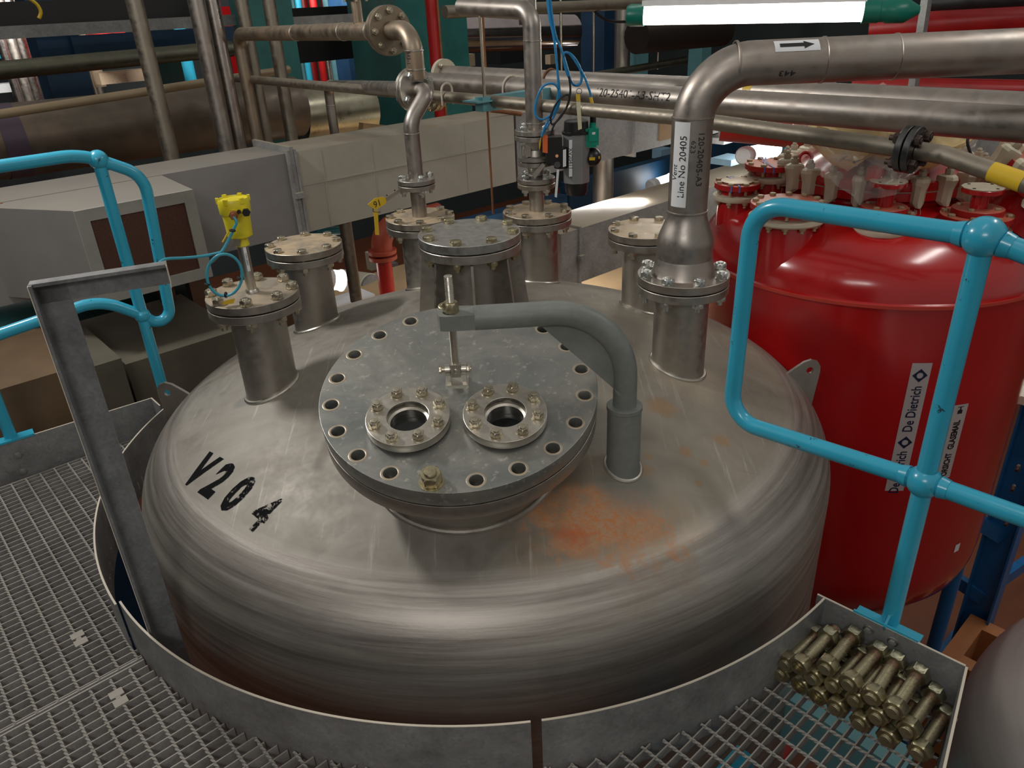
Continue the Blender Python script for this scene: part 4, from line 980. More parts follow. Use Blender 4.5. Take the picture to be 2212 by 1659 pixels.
# ---- valve assembly on the back right nozzle
fx_, fy_ = pF.x, pF.y; fz = lambda px, py: upright(fx_, fy_, px, py)
va = thing('shutoff_valve', 'stainless valve with bolted flanges on the back nozzle beside the grey actuator', 'valve', (fx_, fy_, FZ))
zA = fz(1159, 393); put('spool', MB().cyl((fx_, fy_, FZ), (fx_, fy_, zA - .01), .030, 28), M['steel'], va)
pipe_flange(va, (fx_, fy_, zA), Z, .150, .018, .03, 4, .026, .015, 'steel', 'nut_zinc', 40, .118, matlow='steel_tan')
zB = fz(1155, 350); zC_ = fz(1152, 290); zM = fz(1154, 335)
body = MB(); body.lathe([(.060, zA + .018), (.034, zA + .030), (.030, zA + .045), (.034, zB - .02), (.066, zB - .012), (.070, zB - .010), (.070, zB + .006), (.060, zB + .008), (.070, zB + .010), (.070, zB + .024), (.050, zB + .028), (.044, zB + .05), (.048, zC_ - .05), (.060, zC_ - .03), (.062, zC_ - .02)], (fx_, fy_, 0), n=36)
put('valve_body', body, M['steel'], va)
pipe_flange(va, (fx_, fy_, zC_), Z, .155, .018, .03, 4, .026, .015, 'steel', 'nut_zinc', 40, .120)
for sx in (-1, 1): put('tie_bolt', MB().cyl((fx_ + sx*.058, fy_ - .03, zB), (fx_ + sx*.058, fy_ - .03, zC_ - .02), .005, 10), M['nut_zinc'], va)
put('body_pad', MB().box((fx_ - .030, fy_ - .044, (zB + zC_)/2 + .005), (.022, .01, .055)), M['pipe'], va)
put('name_plate', plate(MB(), [onp(1150, 376, (fx_, fy_ - .08, 0), (fx_ + 1, fy_ - .08, 0)), onp(1172, 352, (fx_, fy_ - .08, 0), (fx_ + 1, fy_ - .08, 0)), onp(1178, 357, (fx_, fy_ - .08, 0), (fx_ + 1, fy_ - .08, 0)), onp(1155, 387, (fx_, fy_ - .08, 0), (fx_ + 1, fy_ - .08, 0))], .002), M['steel_bright'], va)
rp_ = thing('stainless_pipe', 'upright stainless pipe above the valve with an elbow at its top', 'pipe', (fx_, fy_, zC_ + .02))
zt3 = fz(1148, 22); z22 = fz(1150, 88)
top = Vector((fx_, fy_, zt3))
put('pipe_run', MB().tube(bend([Vector((fx_, fy_, zC_ + .02)), top, top + V*.4 + Z*.02], .06, 12), [.022]*2 + [.0345]*50 if False else .0335, 28), M['pipe'], rp_)
for zz in (z22, fz(1155, 265)): bead(rp_, (fx_, fy_, zz), Z, .0335)
put('upper_pipe', MB().cyl((fx_ - .01, fy_ + .10, zt3 - .05), (fx_ - .01, fy_ + .10, zt3 + .5), .0335, 24), M['pipe'], rp_)
# actuator
FA = Vector((fx_, fy_ - .05, 0))
def ap_(px, py, dy=0.): return onp(px, py, (fx_, fy_ - .05 - dy, 0), (fx_ + 1, fy_ - .05 - dy, 0))
act = thing('valve_actuator', 'grey cylindrical valve actuator marked XV20411 with black end caps', 'actuator', ap_(1245, 395))
c0 = ap_(1245, 392); c1 = ap_(1238, 290); axu = Vector((0, 0, 1))
cxa, cya = c0.x, c0.y; zb0, zt0 = c0.z, upright(cxa, cya, 1240, 288)
pr8 = [(cxa + .053*math.cos(R_(22.5 + 45*i)), cya + .053*math.sin(R_(22.5 + 45*i)), zb0) for i in range(8)]
put('body', MB().prism(pr8, Z*(zt0 - zb0)), M['act_grey'], act, smooth=20)
put('end_cap', MB().lathe([(.046, 0), (.044, -.035), (.038, -.05)], (cxa, cya, zb0), n=32), M['black'], act)
zu2 = upright(cxa, cya, 1238, 262)
put('end_cap', MB().lathe([(.055, 0), (.055, .008), (.048, .010), (.046, zu2 - zt0), (.040, zu2 - zt0 + .004)], (cxa, cya, zt0), n=32), M['black'], act)
sd0 = ap_(1231, 342, .055); 
def fp(px, py, dy=.053): return ap_(px, py, dy)
put('label', plate(MB(), [fp(1229, 303), fp(1236, 302), fp(1236, 381), fp(1229, 382)], .001), M['white'], act)
q0 = fp(1232.5, 343, .0545); lettering('label_text', 'XV20411', .021, M['ink'], act, lambda x, y: Vector((q0.x + y, q0.y, q0.z - x)))
put('yoke', MB().beam(ap_(1178, 340, -.04), ap_(1222, 345, -.02), .03, .05), M['act_grey'], act)
sv = thing('solenoid_valve', 'black solenoid box with orange tag between valve and grey actuator', 'solenoid', ap_(1195, 350, .03))
put('body', MB().box(ap_(1196, 322, .03), (.062, .06, .095)), M['black'], sv)
put('coil_housing', MB().cyl(ap_(1212, 362, .03), ap_(1212, 318, .03), .027, 20), M['black'], sv)
put('knob', MB().cyl(ap_(1204, 356, .07), ap_(1204, 356, .05), .012, 14), M['black'], sv); put('knob', MB().cyl(ap_(1203, 337, .075), ap_(1203, 337, .05), .006, 12), M['orange_tan'], sv)
put('orange_tag', plate(MB(), [fp(1172, 293, .07), fp(1183, 292, .07), fp(1183, 331, .07), fp(1172, 329, .07)], .002), M['orange'], sv)
put('label', plate(MB(), [fp(1216, 324, .062), fp(1223, 322, .062), fp(1223, 359, .062), fp(1216, 361, .062)], .001), M['white'], sv)
put('white_strip_label', plate(MB(), [fp(1203, 366, .07), fp(1208, 367, .07), fp(1203, 427, .07), fp(1198, 425, .07)], .001), M['white'], sv)
put('yellow_clip', plate(MB(), [fp(1164, 310, .06), fp(1169, 294, .06), fp(1168, 312, .06), fp(1165, 326, .06)], .004), M['yellow_tag'], sv)
sb_ = thing('switch_box', 'green limit switch box with black cable gland on the actuator', 'switch box', ap_(1277, 320))
put('body', MB().box(ap_(1275, 294, .01), (.060, .05, .062)), M['green'], sb_); put('lower_body', MB().box(ap_(1276, 310, .01), (.040, .045, .022)), M['green'], sb_)
put('front_lid', MB().box(ap_(1281, 292, .038), (.032, .008, .044)), M['green'], sb_)
put('gland', MB().cyl(ap_(1281, 264, .01), ap_(1281, 245, .01), .0115, 14), M['black'], sb_); put('gland_neck', MB().cyl(ap_(1280, 276, .01), ap_(1281, 264, .01), .0125, 14), M['green'], sb_)
put('label', plate(MB(), [fp(1279, 286, .044), fp(1286, 285, .044), fp(1286, 290, .044), fp(1279, 291, .044)], .001), M['white'], sb_)
ind = thing('position_indicator', 'black domed position indicator with yellow marks below the green box', 'indicator', ap_(1278, 355))
ic = ap_(1279, 339, .0); put('dome', MB().sphere(ic, .036, 22, (1, 1, .98)), M['black'], ind)
for px in (1279,): put('yellow_mark', MB().box(ap_(px, 343, .036), (.022, .004, .011)), M['yellow_tag'], ind)
put('white_mark', MB().box(ap_(1264, 342, .030), (.008, .004, .010)), M['white'], ind); put('yellow_mark', MB().box(ap_(1294, 340, .026), (.006, .004, .010)), M['yellow_tag'], ind)
# cables above
def cp_(*l, dy=.1): return [ap_(x, y, dy) for x, y in l]
cable('blue_cable', 'bright blue cable hanging from above with a long coil, down to the green box', cp_((1188, -10), (1192, 30), (1200, 75), (1214, 112), (1226, 150), (1236, 180), (1250, 184), (1257, 168), (1250, 140), (1234, 118), (1218, 116), (1222, 150), (1238, 182), (1252, 180), (1256, 160), (1244, 130), (1228, 114), (1240, 128), (1262, 165), (1276, 205), (1279, 232), (1281, 248)), .0042, 'blue_cable')
cable('blue_cable', 'bright blue cable hanging beside the upright pipe with a round coil above the valve', cp_((1184, -10), (1188, 35), (1197, 80), (1202, 130), (1206, 180), (1204, 215), (1192, 245), (1172, 258), (1158, 250), (1157, 225), (1170, 190), (1190, 180), (1204, 188), (1208, 210), (1198, 240), (1180, 268), (1170, 295)), .0042, 'blue_cable')
cable('blue_cable', 'bright blue cable nearest the upright pipe ending at the solenoid', cp_((1181, -10), (1187, 40), (1196, 82), (1203, 140), (1208, 185), (1210, 215), (1200, 245), (1184, 270), (1172, 290), dy=.09), .0036, 'blue_cable')
cable('black_hose', 'black air hose coiled above the solenoid box', cp_((1229, 165), (1232, 190), (1230, 212), (1220, 240), (1203, 262), (1192, 268), (1190, 250), (1202, 222), (1220, 206), (1230, 208), (1226, 228), (1210, 250), (1196, 272), (1190, 290), dy=.11), .0036, 'black')
ob = thing('hanging_tag', 'narrow yellow and white tag on a ring hanging below the blue coil', 'tag', ap_(1250, 278, .12))
put('strip', plate(MB(), [fp(1244, 204, .13), fp(1253, 203, .13), fp(1257, 278, .13), fp(1249, 281, .13)], .002), M['cream_tag'], ob)
put('yellow_top', plate(MB(), [fp(1244, 204, .132), fp(1253, 203, .132), fp(1253, 218, .132), fp(1245, 218, .132)], .003), M['yellow_tag'], ob)
put('ring', MB().tube([ap_(1251 + 6*math.cos(a*.524), 197 + 6*math.sin(a*.524), .13) for a in range(12)], .001, 6, closed=True), M['ink'], ob)
put('yellow_marker_tag', MB().tube(cp_((1276, 210), (1280, 231)), .008, 8), M['yellow_tag'], ob) if False else tag(put('cable_marker', MB().tube(cp_((1276, 210), (1280, 229)), .0062, 8), M['yellow_tag']), 'short yellow sleeve on the blue cable above the green box', 'cable marker')
# ---- long pipes crossing behind (they run along V)
def run_v(name, label, pxl, pxr, u, dia, mat, lext=0, rext=.4, cat='pipe', grp=None, n=28):
    a = onu(*pxl, u); b = onu(*pxr, u); zz = (a.z + b.z)/2; a.z = b.z = zz; d = (b - a).normalized()
    return put(name, MB().cyl(a - d*lext, b + d*rext, dia/2, n), M[mat], None, label, cat, grp), a, b
u1 = 2.52
ob, a_, b_ = run_v('stainless_pipe', 'stainless pipe marked 120-25401-A3-SHT2 crossing behind the vent pipe', (915, 185), (2150, 251), u1, .098, 'pipe', 0, .5)
dV = (b_ - a_).normalized(); WM[ob.name] = Matrix.Translation(ob.location)
th_, s_ = cyl_aim(a_, dV, .049, 1363, 205); f_ = cyl_fn(a_, dV, .0500, th_, s_); sg_ = sgn_up(f_)
lettering('marker_writing', '120-25401-A3-SHT2', .045, M['marker'], ob, lambda x, y: f_(x, y*sg_), sx=1.0, jit=.002)
ob, a2_, b2_ = run_v('stainless_pipe', 'stainless pipe with a yellow band running just above and behind the marked one', (960, 168), (2100, 218), u1 + .22, .098, 'pipe', 0, .6)
WM[ob.name] = Matrix.Translation(ob.location); d2_ = (b2_ - a2_).normalized(); th_, s_ = cyl_aim(a2_, d2_, .049, 1612, 193)
put('yellow_band', MB().lathe([(.0495, -.018), (.0495, .018)], a2_ + d2_*s_, d2_, 28, cap=False), M['yellow_tag'], ob)
cap1 = thing('blank_flange', 'white ended pipe clamp on the left end of the upper crossing pipe', 'flange', a2_)
put('disc', MB().lathe([(.083, -.012), (.083, .012)], a2_, d2_, 32), M['clamp'], cap1)
for k in range(4): inst('bolt', bolt_mesh('head', .024, .014, 'nut'), cap1, look(a2_ + d2_*.013, d2_) @ Matrix.Translation((.062*math.cos(k*1.57 + .6), .062*math.sin(k*1.57 + .6), 0)))
# thin pipe with a flange and yellow band
u3 = 2.15
za3 = onu(1100, 212, u3); pa3 = onu(900, 190, u3); pm3 = onu(1480, 256, u3); pb3 = onu(1930, 318, u3); 
zz3 = pm3.z
tp3 = thing('stainless_pipe', 'thin stainless pipe with a dark flange and yellow band passing over the red reactor', 'pipe', pm3)
n3 = onu(640, 150, u3)
A3 = onu(905, 190, u3); B3 = onu(1965, 323, u3); A3.z = zz3 + .0; 
dd3 = (B3 - A3).normalized(); zA3 = A3
put('pipe_run', MB().tube([A3 + V*2.2, A3, pm3, B3], .0235, 22), M['pipe_dull'], tp3)
pipe_flange(tp3, B3, (B3 - pm3), .120, .017, .024, 4, .026, .015, 'flange_dark', 'nut_dark', 45, .088)
b4 = onu(2040, 335, u3); endp = at(2300, 425, 1.75)
put('pipe_run', MB().tube(bend([B3 + (B3 - pm3).normalized()*.02, b4, endp], .05, 8), .0235, 22), M['pipe_dull'], tp3)
yb = b4 + (endp - b4)*.63; de = (endp - b4).normalized()
yb = b4 + de*((at(2200, 385, 1.9) - b4).dot(de))
put('yellow_band', MB().lathe([(.0242, -.03), (.0242, .05)], yb, de, 24, cap=False), M['yellow_tag'], tp3)
# saddle clamps (U-bolts) on the crossing pipes
for k, (px, py, u_, r_, z_, col, lb) in enumerate(((1105, 193, u1, .049, a_.z, 'galv_edge', 'pale U-bolt over the marked crossing pipe left of the upright pipe'), (1190, 183, u1 + .22, .049, a2_.z, 'rust', 'rusty U-bolt over the upper crossing pipe right of the upright pipe'), (965, 195, u3, .0235, onu(965, 197, u3).z, 'galv_edge', 'small U-bolt on the thin pipe above the pale blue bracket'))):
    c0 = onu(px, py, u_); c0.z = z_ if k < 2 else c0.z
    pts = [c0 + (U*math.cos(R_(a)) + Z*math.sin(R_(a)))*(r_ + .005) for a in range(0, 181, 12)]
    put('u_bolt', MB().tube([c0 + U*(r_ + .005) - Z*.06] + pts + [c0 - U*(r_ + .005) - Z*.06], .0048, 8), M[col], None, lb, 'U-bolt')
br = thing('pipe_bracket', 'pale blue steel bracket hanging on threaded rods under the crossing pipes', 'bracket', onu(1050, 243, u3 - .0))
q1, q2 = onu(1040, 228, u3 - .03), onu(1130, 216, u3 + .5)
put('channel', MB().beam(onu(1035, 226, u3 - .06), onu(1035, 226, u3 - .06) + U*.75, .05, .055), M['blue_grey'], br)
put('top_plate', MB().box(onu(1040, 217, u3 - .04), (.12, .10, .006), (U, V, Z)), M['blue_grey'], br)
rr_ = onu(1040, 100, u3 - .04); rb = onu(1047, 215, u3 - .04)
put('hanger_rod', MB().cyl(rb, Vector((rb.x, rb.y, rb.z + 1.5)), .006, 10), M['nut'], br)
put('hanger_rod', MB().cyl(onu(1053, 240, u3 - .03), Vector((onu(1053, 240, u3 - .03).x, onu(1053, 240, u3 - .03).y, onu(1058, 460, u3 - .03).z)), .0045, 10), M['rust'], br)
# ================================================================ THE RED REACTOR
QX, QY = 1.70, 3.454
rz = lambda d: CZ + d
re = thing('red_reactor', 'big glossy red reactor drum behind the right guard rail, topped with clamps and nozzles', 'reactor', (QX, QY, 1.2))
prof = [(.763, -1.137), (.763, -1.128), (.752, -1.122), (.748, -1.085), (.728, -1.03), (.685, -.975), (.62, -.925), (.54, -.890), (.45, -.868), (.38, -.855), (.352, -.845), (.345, -.83), (.345, -.80)]
low = [(.0, -3.05), (.25, -3.03), (.45, -2.965), (.62, -2.84), (.72, -2.70), (.75, -2.60), (.757, -2.52), (.757, -1.15), (.757, -1.137)]
put('jacket_shell', MB().lathe([(max(r, 1e-4), rz(z)) for r, z in low + prof], (QX, QY, 0), n=128), M['red'], re, smooth=45)
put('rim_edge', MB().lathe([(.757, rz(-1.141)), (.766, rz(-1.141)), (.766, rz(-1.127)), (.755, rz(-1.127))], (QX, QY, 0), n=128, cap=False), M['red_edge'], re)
put('main_flange', MB().lathe([(.30, rz(-.818)), (.382, rz(-.818)), (.385, rz(-.815)), (.385, rz(-.782)), (.30, rz(-.782))], (QX, QY, 0), n=96), M['red'], re)
cvr = put('reactor_cover', MB().lathe([(.385, rz(-.776)), (.387, rz(-.773)), (.387, rz(-.742)), (.383, rz(-.739)), (.345, rz(-.736)), (.32, rz(-.715)), (.25, rz(-.675)), (.15, rz(-.645)), (1e-4, rz(-.635))], (QX, QY, 0), n=96), M['red'], re)
put('gasket', MB().lathe([(.378, rz(-.784)), (.378, rz(-.774))], (QX, QY, 0), n=64), M['clamp'], re)
cm = MB()
def rr4(w, d, z, off=0): return [(-w/2, -d/2 + off, z), (w/2, -d/2 + off, z), (w/2, d/2*.4 + off, z), (w*.22, d/2 + off, z), (-w*.22, d/2 + off, z), (-w/2, d/2*.4 + off, z)]
cm.loft([rr4(.022, .03, -.106, .012), rr4(.044, .05, -.090), rr4(.046, .056, -.04), rr4(.058, .074, .0, .004), rr4(.054, .068, .012, .002), rr4(.036, .05, .018)])
cm_me = cm.mesh('clamp', M['clamp'], smooth=25)
cn = MB().hexn((0, 0, .018), Z, .030, .022).sphere((0, 0, .044), .011, 12); cn_me = cn.mesh('clamp_nut', M['clamp_nut'])
cs = MB().tube(catmull([(-.012, .01, -.112), (-.016, .012, -.135), (-.004, .014, -.15), (.008, .013, -.135), (.010, .012, -.112)], 4), .0018, 6).lathe([(.006, -.145), (.004, -.118)], (0, .005, 0), n=10); cs_me = cs.mesh('clamp_clip', M['clamp_nut'])
for k in range(22):
    a = 2*math.pi*(k + .35)/22; d = Vector((math.cos(a), math.sin(a), 0))
    mm = look(Vector((QX, QY, 0)) + d*.402 + Z*rz(-.727), Z, Vector((-d.y, d.x, 0)) * -1)
    mm = Matrix(((d.y, d.x, 0, mm[0][3]), (-d.x, d.y, 0, mm[1][3]), (0, 0, 1, mm[2][3]), (0, 0, 0, 1)))
    o = inst('c_clamp', cm_me, re, mm); inst('clamp_nut', cn_me, o, mm); inst('clip', cs_me, o, mm)
def rnoz(px, py, zt, od, n, name_='red_nozzle', hgt=.12, mat='red', pipe=None, split=True, bm_='nut_tan', ph=10, lab=None, dust='red_dusty', th=.024):
    p = onz(px, py, rz(zt)); x, y = p.x, p.y; pr_ = pipe or od*.36
    m = MB(); m.lathe([(pr_*1.1, rz(-1.15)), (pr_*1.1, rz(zt) - hgt), (pr_, rz(zt) - hgt*.6), (pr_, rz(zt) - .03)], (x, y, 0), n=40)
    nz = put(name_, m, M[mat], re, lab)
    put('top_flange', MB().lathe(flange_prof(od, th, rz(zt) - th), (x, y, 0), n=56), M[dust], nz)
    if split: put('split_ring', MB().lathe([(od*.36, rz(zt) - th - .052), (od*.49, rz(zt) - th - .052), (od*.51, rz(zt) - th - .045), (od*.51, rz(zt) - th - .032), (od*.36, rz(zt) - th - .026)], (x, y, 0), n=48), M['clamp'], nz)
    bolts(nz, (x, y, rz(zt)), n, od*.86, Z, .024, .014, 'head', bm_, ph, th + .052 if split else None)
    return nz, x, y
rnoz(1703, 436, -.80, .300, 12, lab='widest blanked red nozzle at the near left of the reactor head')
n0, x0, y0 = rnoz(1593, 393, -.80, .205, 8); put('wooden_cover', MB().lathe([(.072, 0), (.074, .008), (.02, .011)], (x0, y0, rz(-.80)), n=32), M['steel_tan'], n0)
n5, x5, y5 = rnoz(1664, 352, -.74, .225, 8)
for n_, x_, y_, z_, w_ in ((n0, x0, y0, -.80, .1035), (n5, x5, y5, -.74, .1135)):
    for a in (-2.1, -1.75):
        q = Vector((x_ + w_*math.cos(a), y_ + w_*math.sin(a), rz(z_)));  r2 = Vector((x_ - .7*w_*math.cos(a + .5), y_ - .7*w_*math.sin(a + .5), rz(z_) + .012))
        put('blue_strap', MB().box(q - Z*.012 , (.007, .002, .028), (Vector((-math.sin(a), math.cos(a), 0)), Vector((math.cos(a), math.sin(a), 0)), Z)).beam(q + Z*.002, r2, .007, .001), M['strap_blue'], n_)
def spool_stack(px, py, od, tpx, tpy, tod, midod, lab):
    nz, x, y = rnoz(px, py, -.835, od, 8, lab=lab)
    zt = upright(x, y, tpx, tpy); zm = rz(-.835) + .028
    put('reducing_flange', MB().lathe(flange_prof(midod, .024, rz(-.835) + .001), (x, y, 0), n=44), M['red_dusty'], nz)
    bolts(nz, (x, y, zm - .003), 4, midod*.76, Z, .020, .012, 'headsmall', 'nut_tan', 40)
    s = put('spool', MB().cyl((x, y, zm - .01), (x, y, zt - .01), .031, 28), M['red'], nz)
    put('spool_flange', MB().lathe(flange_prof(tod, .017, zt - .020), (x, y, 0), n=40), M['red'], s)
    put('paper_cover', MB().lathe([(tod*.5, 0), (tod*.5, .003)], (x, y, zt - .002), n=12), M['clamp'], s)
    for k in range(4): put('hole', MB().lathe([(.006, 0), (.006, .0015)], (x + tod*.38*math.cos(k*1.57 + .5), y + tod*.38*math.sin(k*1.57 + .5), zt + .001), n=12), M['ink'], s)
spool_stack(1908, 458, .235, 1916, 390, .140, .175, 'red spool nozzle at the near centre of the reactor head')
spool_stack(2110, 462, .260, 2118, 403, .150, .185, 'red spool nozzle at the right behind the blue ball joint')
put('eye_bolt', MB().tube([onz(1735 + 17*math.cos(R_(a)), 347 - 17*math.sin(R_(a)) - (0 if a < 180 else 0), rz(-.70)) for a in range(-20, 201, 20)] if False else [at(1741 + 15*math.cos(R_(a)), 346 - 17*math.sin(R_(a)), 3.45) for a in range(-60, 241, 15)], .0085, 10), M['red'], cvr)
for px, py in ((1853, 352), (1890, 372)): 
    p = onz(px, py, rz(-.69)); put('boss', MB().lathe([(.035, -.03), (.032, .02), (.02, .03)], p, n=20), M['red'], cvr)
p = onz(2003, 372, rz(-.74)); put('agitator_stub', MB().cyl(p, p + Z*.16, .040, 24), M['red'], cvr)
# lugs and brackets on the shoulder
def slab(name, pl, th, mat, parent): 
    return put(name, plate(MB(), pl, th), M[mat], parent)
lp_ = (at(2033, 600, 3.35)); 
cu = bpy.data.curves.new('l', 'CURVE'); cu.dimensions = '2D'; cu.fill_mode = 'BOTH'; cu.extrude = .008
for pts in ([(-.085, -.13), (-.075, .02), (-.045, .07), (0, .085), (.045, .07), (.085, .01), (.10, -.13)], [(.018*math.cos(2*math.pi*i/24), .01 + (.035 if math.sin(2*math.pi*i/24) > 0 else -.015) + .018*math.sin(2*math.pi*i/24)) for i in range(24)]):
    sp = cu.splines.new('POLY'); sp.points.add(len(pts) - 1); sp.use_cyclic_u = True
    for i, q in enumerate(pts): sp.points[i].co = (q[0], q[1], 0, 1)
rd = Vector((lp_.x - QX, lp_.y - QY, 0)).normalized()
curve_obj('lifting_lug', cu, M['red'], re, look(Vector((lp_.x, lp_.y, rz(-.945))), (rd + Vector((-.55, .1, 0))).normalized()*-1, Vector((rd.y, -rd.x, 0))*-1) if False else Matrix(((.93, 0, .36, lp_.x), (-.36, 0, .93, lp_.y), (0, 1, 0, rz(-.925)), (0, 0, 0, 1))))
a0 = at(1921, 585, 3.0); b0_ = at(1916, 655, 3.0)
slab('earthing_lug', [at(1917, 578, 3.02), at(1932, 583, 3.02), at(1924, 655, 3.02), at(1912, 655, 3.02)], .012, 'red', re)
slab('side_bracket', [at(1549, 528, 3.6), at(1589, 522, 3.6), at(1570, 548, 3.6), at(1562, 560, 3.6), at(1548, 565, 3.6)], .03, 'red', re)
# stickers round the drum
def drum_fn(px, py, lift=.0015):
    th, s = cyl_aim((QX, QY, 0), Z, .757, px, py); return cyl_fn((QX, QY, 0), Z, .757 + lift, th, s)
gA = drum_fn(1962, 922); gA2 = drum_fn(1962, 922, .0025)
zt_, zb_ = cyl_aim((QX, QY, 0), Z, .757, 1993, 784)[1], cyl_aim((QX, QY, 0), Z, .757, 1932, 1060)[1]; Ls = zt_ - zb_; zm_ = cyl_aim((QX, QY, 0), Z, .757, 1962, 922)[1]; dz = (zt_ + zb_)/2 - zm_
WS = .078
put('maker_sticker', sheet(Ls, WS, lambda x, y: gA(x + dz, y), 14, 6), M['sticker'], re)
for yy, s in ((Ls*.158, 1), (-Ls*.345, 1)):
    lettering('sticker_text', 'De Dietrich', .056, M['navy_ink'], re, lambda x, y, yy=yy: gA2(x + dz + yy, -y), sx=.80, sub=.03, bold=.0008)
for c_ in (.410, -.100):
    def dm(x, y, c_=c_): return gA2(dz + Ls*c_ + x, -y)
    m = MB(); k = .030; out = [(-k, 0), (0, -k), (k, 0), (0, k)]; inn = [(.013*math.cos(2*math.pi*i/16), .013*math.sin(2*math.pi*i/16)) for i in range(16)]
    ring_o = []
    for i in range(16):
        a = 2*math.pi*i/16; q = abs(math.cos(a)) + abs(math.sin(a)); ring_o.append((k*math.cos(a)/q, k*math.sin(a)/q))
    m.add([dm(*q) for q in ring_o] + [dm(*q) for q in inn], [(i, (i + 1) % 16, 16 + (i + 1) % 16, 16 + i) for i in range(16)])
    put('emblem', m, M['navy_ink'], re, smooth=0)
gB = drum_fn(2057, 951); gB2 = drum_fn(2057, 951, .0025)
zt_, zb_ = cyl_aim((QX, QY, 0), Z, .757, 2085, 872)[1], cyl_aim((QX, QY, 0), Z, .757, 2030, 1034)[1]; Lv = zt_ - zb_; zm2 = cyl_aim((QX, QY, 0), Z, .757, 2057, 951)[1]; dz2 = (zt_ + zb_)/2 - zm2
put('caution_sticker', sheet(Lv, .068, lambda x, y: gB(x + dz2, y), 10, 5), M['sticker'], re)
lettering('sticker_text', 'VORSICHT', .040, M['ink'], re, lambda x, y: gB2(x + dz2 - Lv*.33, -y), sx=.70, sub=.03, bold=.0016)
lettering('sticker_text', 'GLASEMAIL', .040, M['ink'], re, lambda x, y: gB2(x + dz2 + Lv*.10, -y), sx=.70, sub=.03, bold=.0016)
gm = MB(); G = [(0, -.014), (.003, -.014), (.003, -.003), (.014, -.003), (.018, -.011), (.034, -.011), (.034, .011), (.018, .011), (.014, .003), (.003, .003), (.003, .014), (0, .014)]
gm.add([gB2(dz2 + Lv*.475 - x, -y) for x, y in G], [(0, 1, 10, 11), (2, 3, 8, 9), (3, 4, 7, 8), (4, 5, 6, 7)]); put('goblet_symbol', gm, M['ink'], re, smooth=0)
gC = drum_fn(2067, 1183); put('small_label', sheet(.045, .034, lambda x, y: gC(x, y), 3, 3), M['white'], re)
# steel frame the reactor stands on
fr = thing('support_stand', 'blue steel support frame standing on the red floor beside the reactor', 'frame', (2.9, 3.7, 0))
def column(px, py, z1, w=.16, mat='midblue', parent=fr, pad=True):
    b = onz(px, py, 0); bb = Vector((b.x, b.y, 0))
    m = MB()
    for s in (-1, 1): m.box(bb + V*s*w/2 + Z*(z1/2 + .0), (w, .012, z1), (U, V, Z))
    m.box(bb + Z*z1/2, (.010, w, z1), (U, V, Z)); put('column', m, M[mat], parent)
    if pad: put('base_plate', MB().box(bb + Z*.012, (w*1.7, w*1.7, .024), (U, V, Z)), M[mat], parent)
    return bb
cA_ = column(2085, 1412, 1.95)
for py_ in (1062, 1122): 
    th = at(2200, 1010, 4.0)
put('cap_plate', MB().box(cA_ + Z*1.97, (.24, .24, .05), (U, V, Z)), M['galv_edge'], fr)
for px, py in ((2195, 1010), (2185, 1053), (2171, 1128)):
    q = onv(px, py, (cA_ - V*.095).dot(V)); inst('bolt', bolt_mesh('headsmall', .035, .02, 'nut_dark'), fr, look(q, -V))
put('brace', MB().beam(cA_ + Z*.55, cA_ + U*1.6 - V*.2 + Z*.35, .05, .09), M['midblue'], fr); put('brace', MB().beam(cA_ + Z*.5, cA_ + V*1.5 + Z*.9, .05, .09), M['midblue'], fr)
put('brace', MB().beam(cA_ + Z*1.35, cA_ + U*1.6 + Z*1.3, .05, .07), M['midblue'], fr)
put('brace', MB().beam(cA_ + Z*1.0, Vector((QX + .5, QY + .4, 1.5)), .06, .09), M['midblue'], fr)
for sx, sy in ((-1, -1), (1, -1), (1, 1), (-1, 1)):
    put('reactor_leg', MB().cyl((QX + .5*sx, QY + .5*sy, 0), (QX + .5*sx, QY + .5*sy, 1.55), .035, 16), M['midblue'], re)
# wrapped insulation parcel on the cover
bg = onz(1912, 302, rz(-.58)); bw = thing('insulation_parcel', 'yellow insulation pad wrapped in clear plastic lying on top of the red reactor', 'parcel', (bg.x, bg.y, rz(-.66)))
bx_ = Vector((math.cos(R_(-26)), math.sin(R_(-26)), 0)); by_ = Vector((-bx_.y, bx_.x, 0))
def pillow(sx, sy, sz, amp, seed, n=48, k=20):
    rings = []
    for i in range(1, k):
        ph = math.pi*i/k; cz = -math.cos(ph); rr = abs(math.sin(ph))**.35; r = []
        for j in range(n):
            a = 2*math.pi*j/n; ca, sa = math.cos(a), math.sin(a); q = (abs(ca)**4 + abs(sa)**4)**-.25
            x = ca*q*rr*sx; y = sa*q*rr*sy; z = math.copysign(abs(cz)**.7, cz)*sz
            w = noise.noise(Vector((x*9 + seed, y*9, z*14)))*amp + abs(noise.noise(Vector((x*22, y*22 + seed, z*30))))*amp*.7
            p = Vector((x, y, z)) * (1 + w*1.2) + Vector((0, 0, w*.5)); r.append(p)
        rings.append(r)
    return rings
c0 = Vector((bg.x, bg.y, rz(-.575)))
mb = MB(); mb.loft([[c0 + bx_*p.x + by_*p.y + Z*p.z for p in r] for r in pillow(.27, .19, .080, .18, 3)]); put('pad', mb, M['pad'], bw, smooth=60)
mb = MB(); mb.loft([[c0 + bx_*(p.x*1.06) + by_*(p.y*1.08) + Z*(p.z*1.12) for p in r] for r in pillow(.28, .20, .074, .26, 8)], cap=False); put('plastic_wrap', mb, M['wrap'], bw, smooth=60)
sk = MB(); vs = []
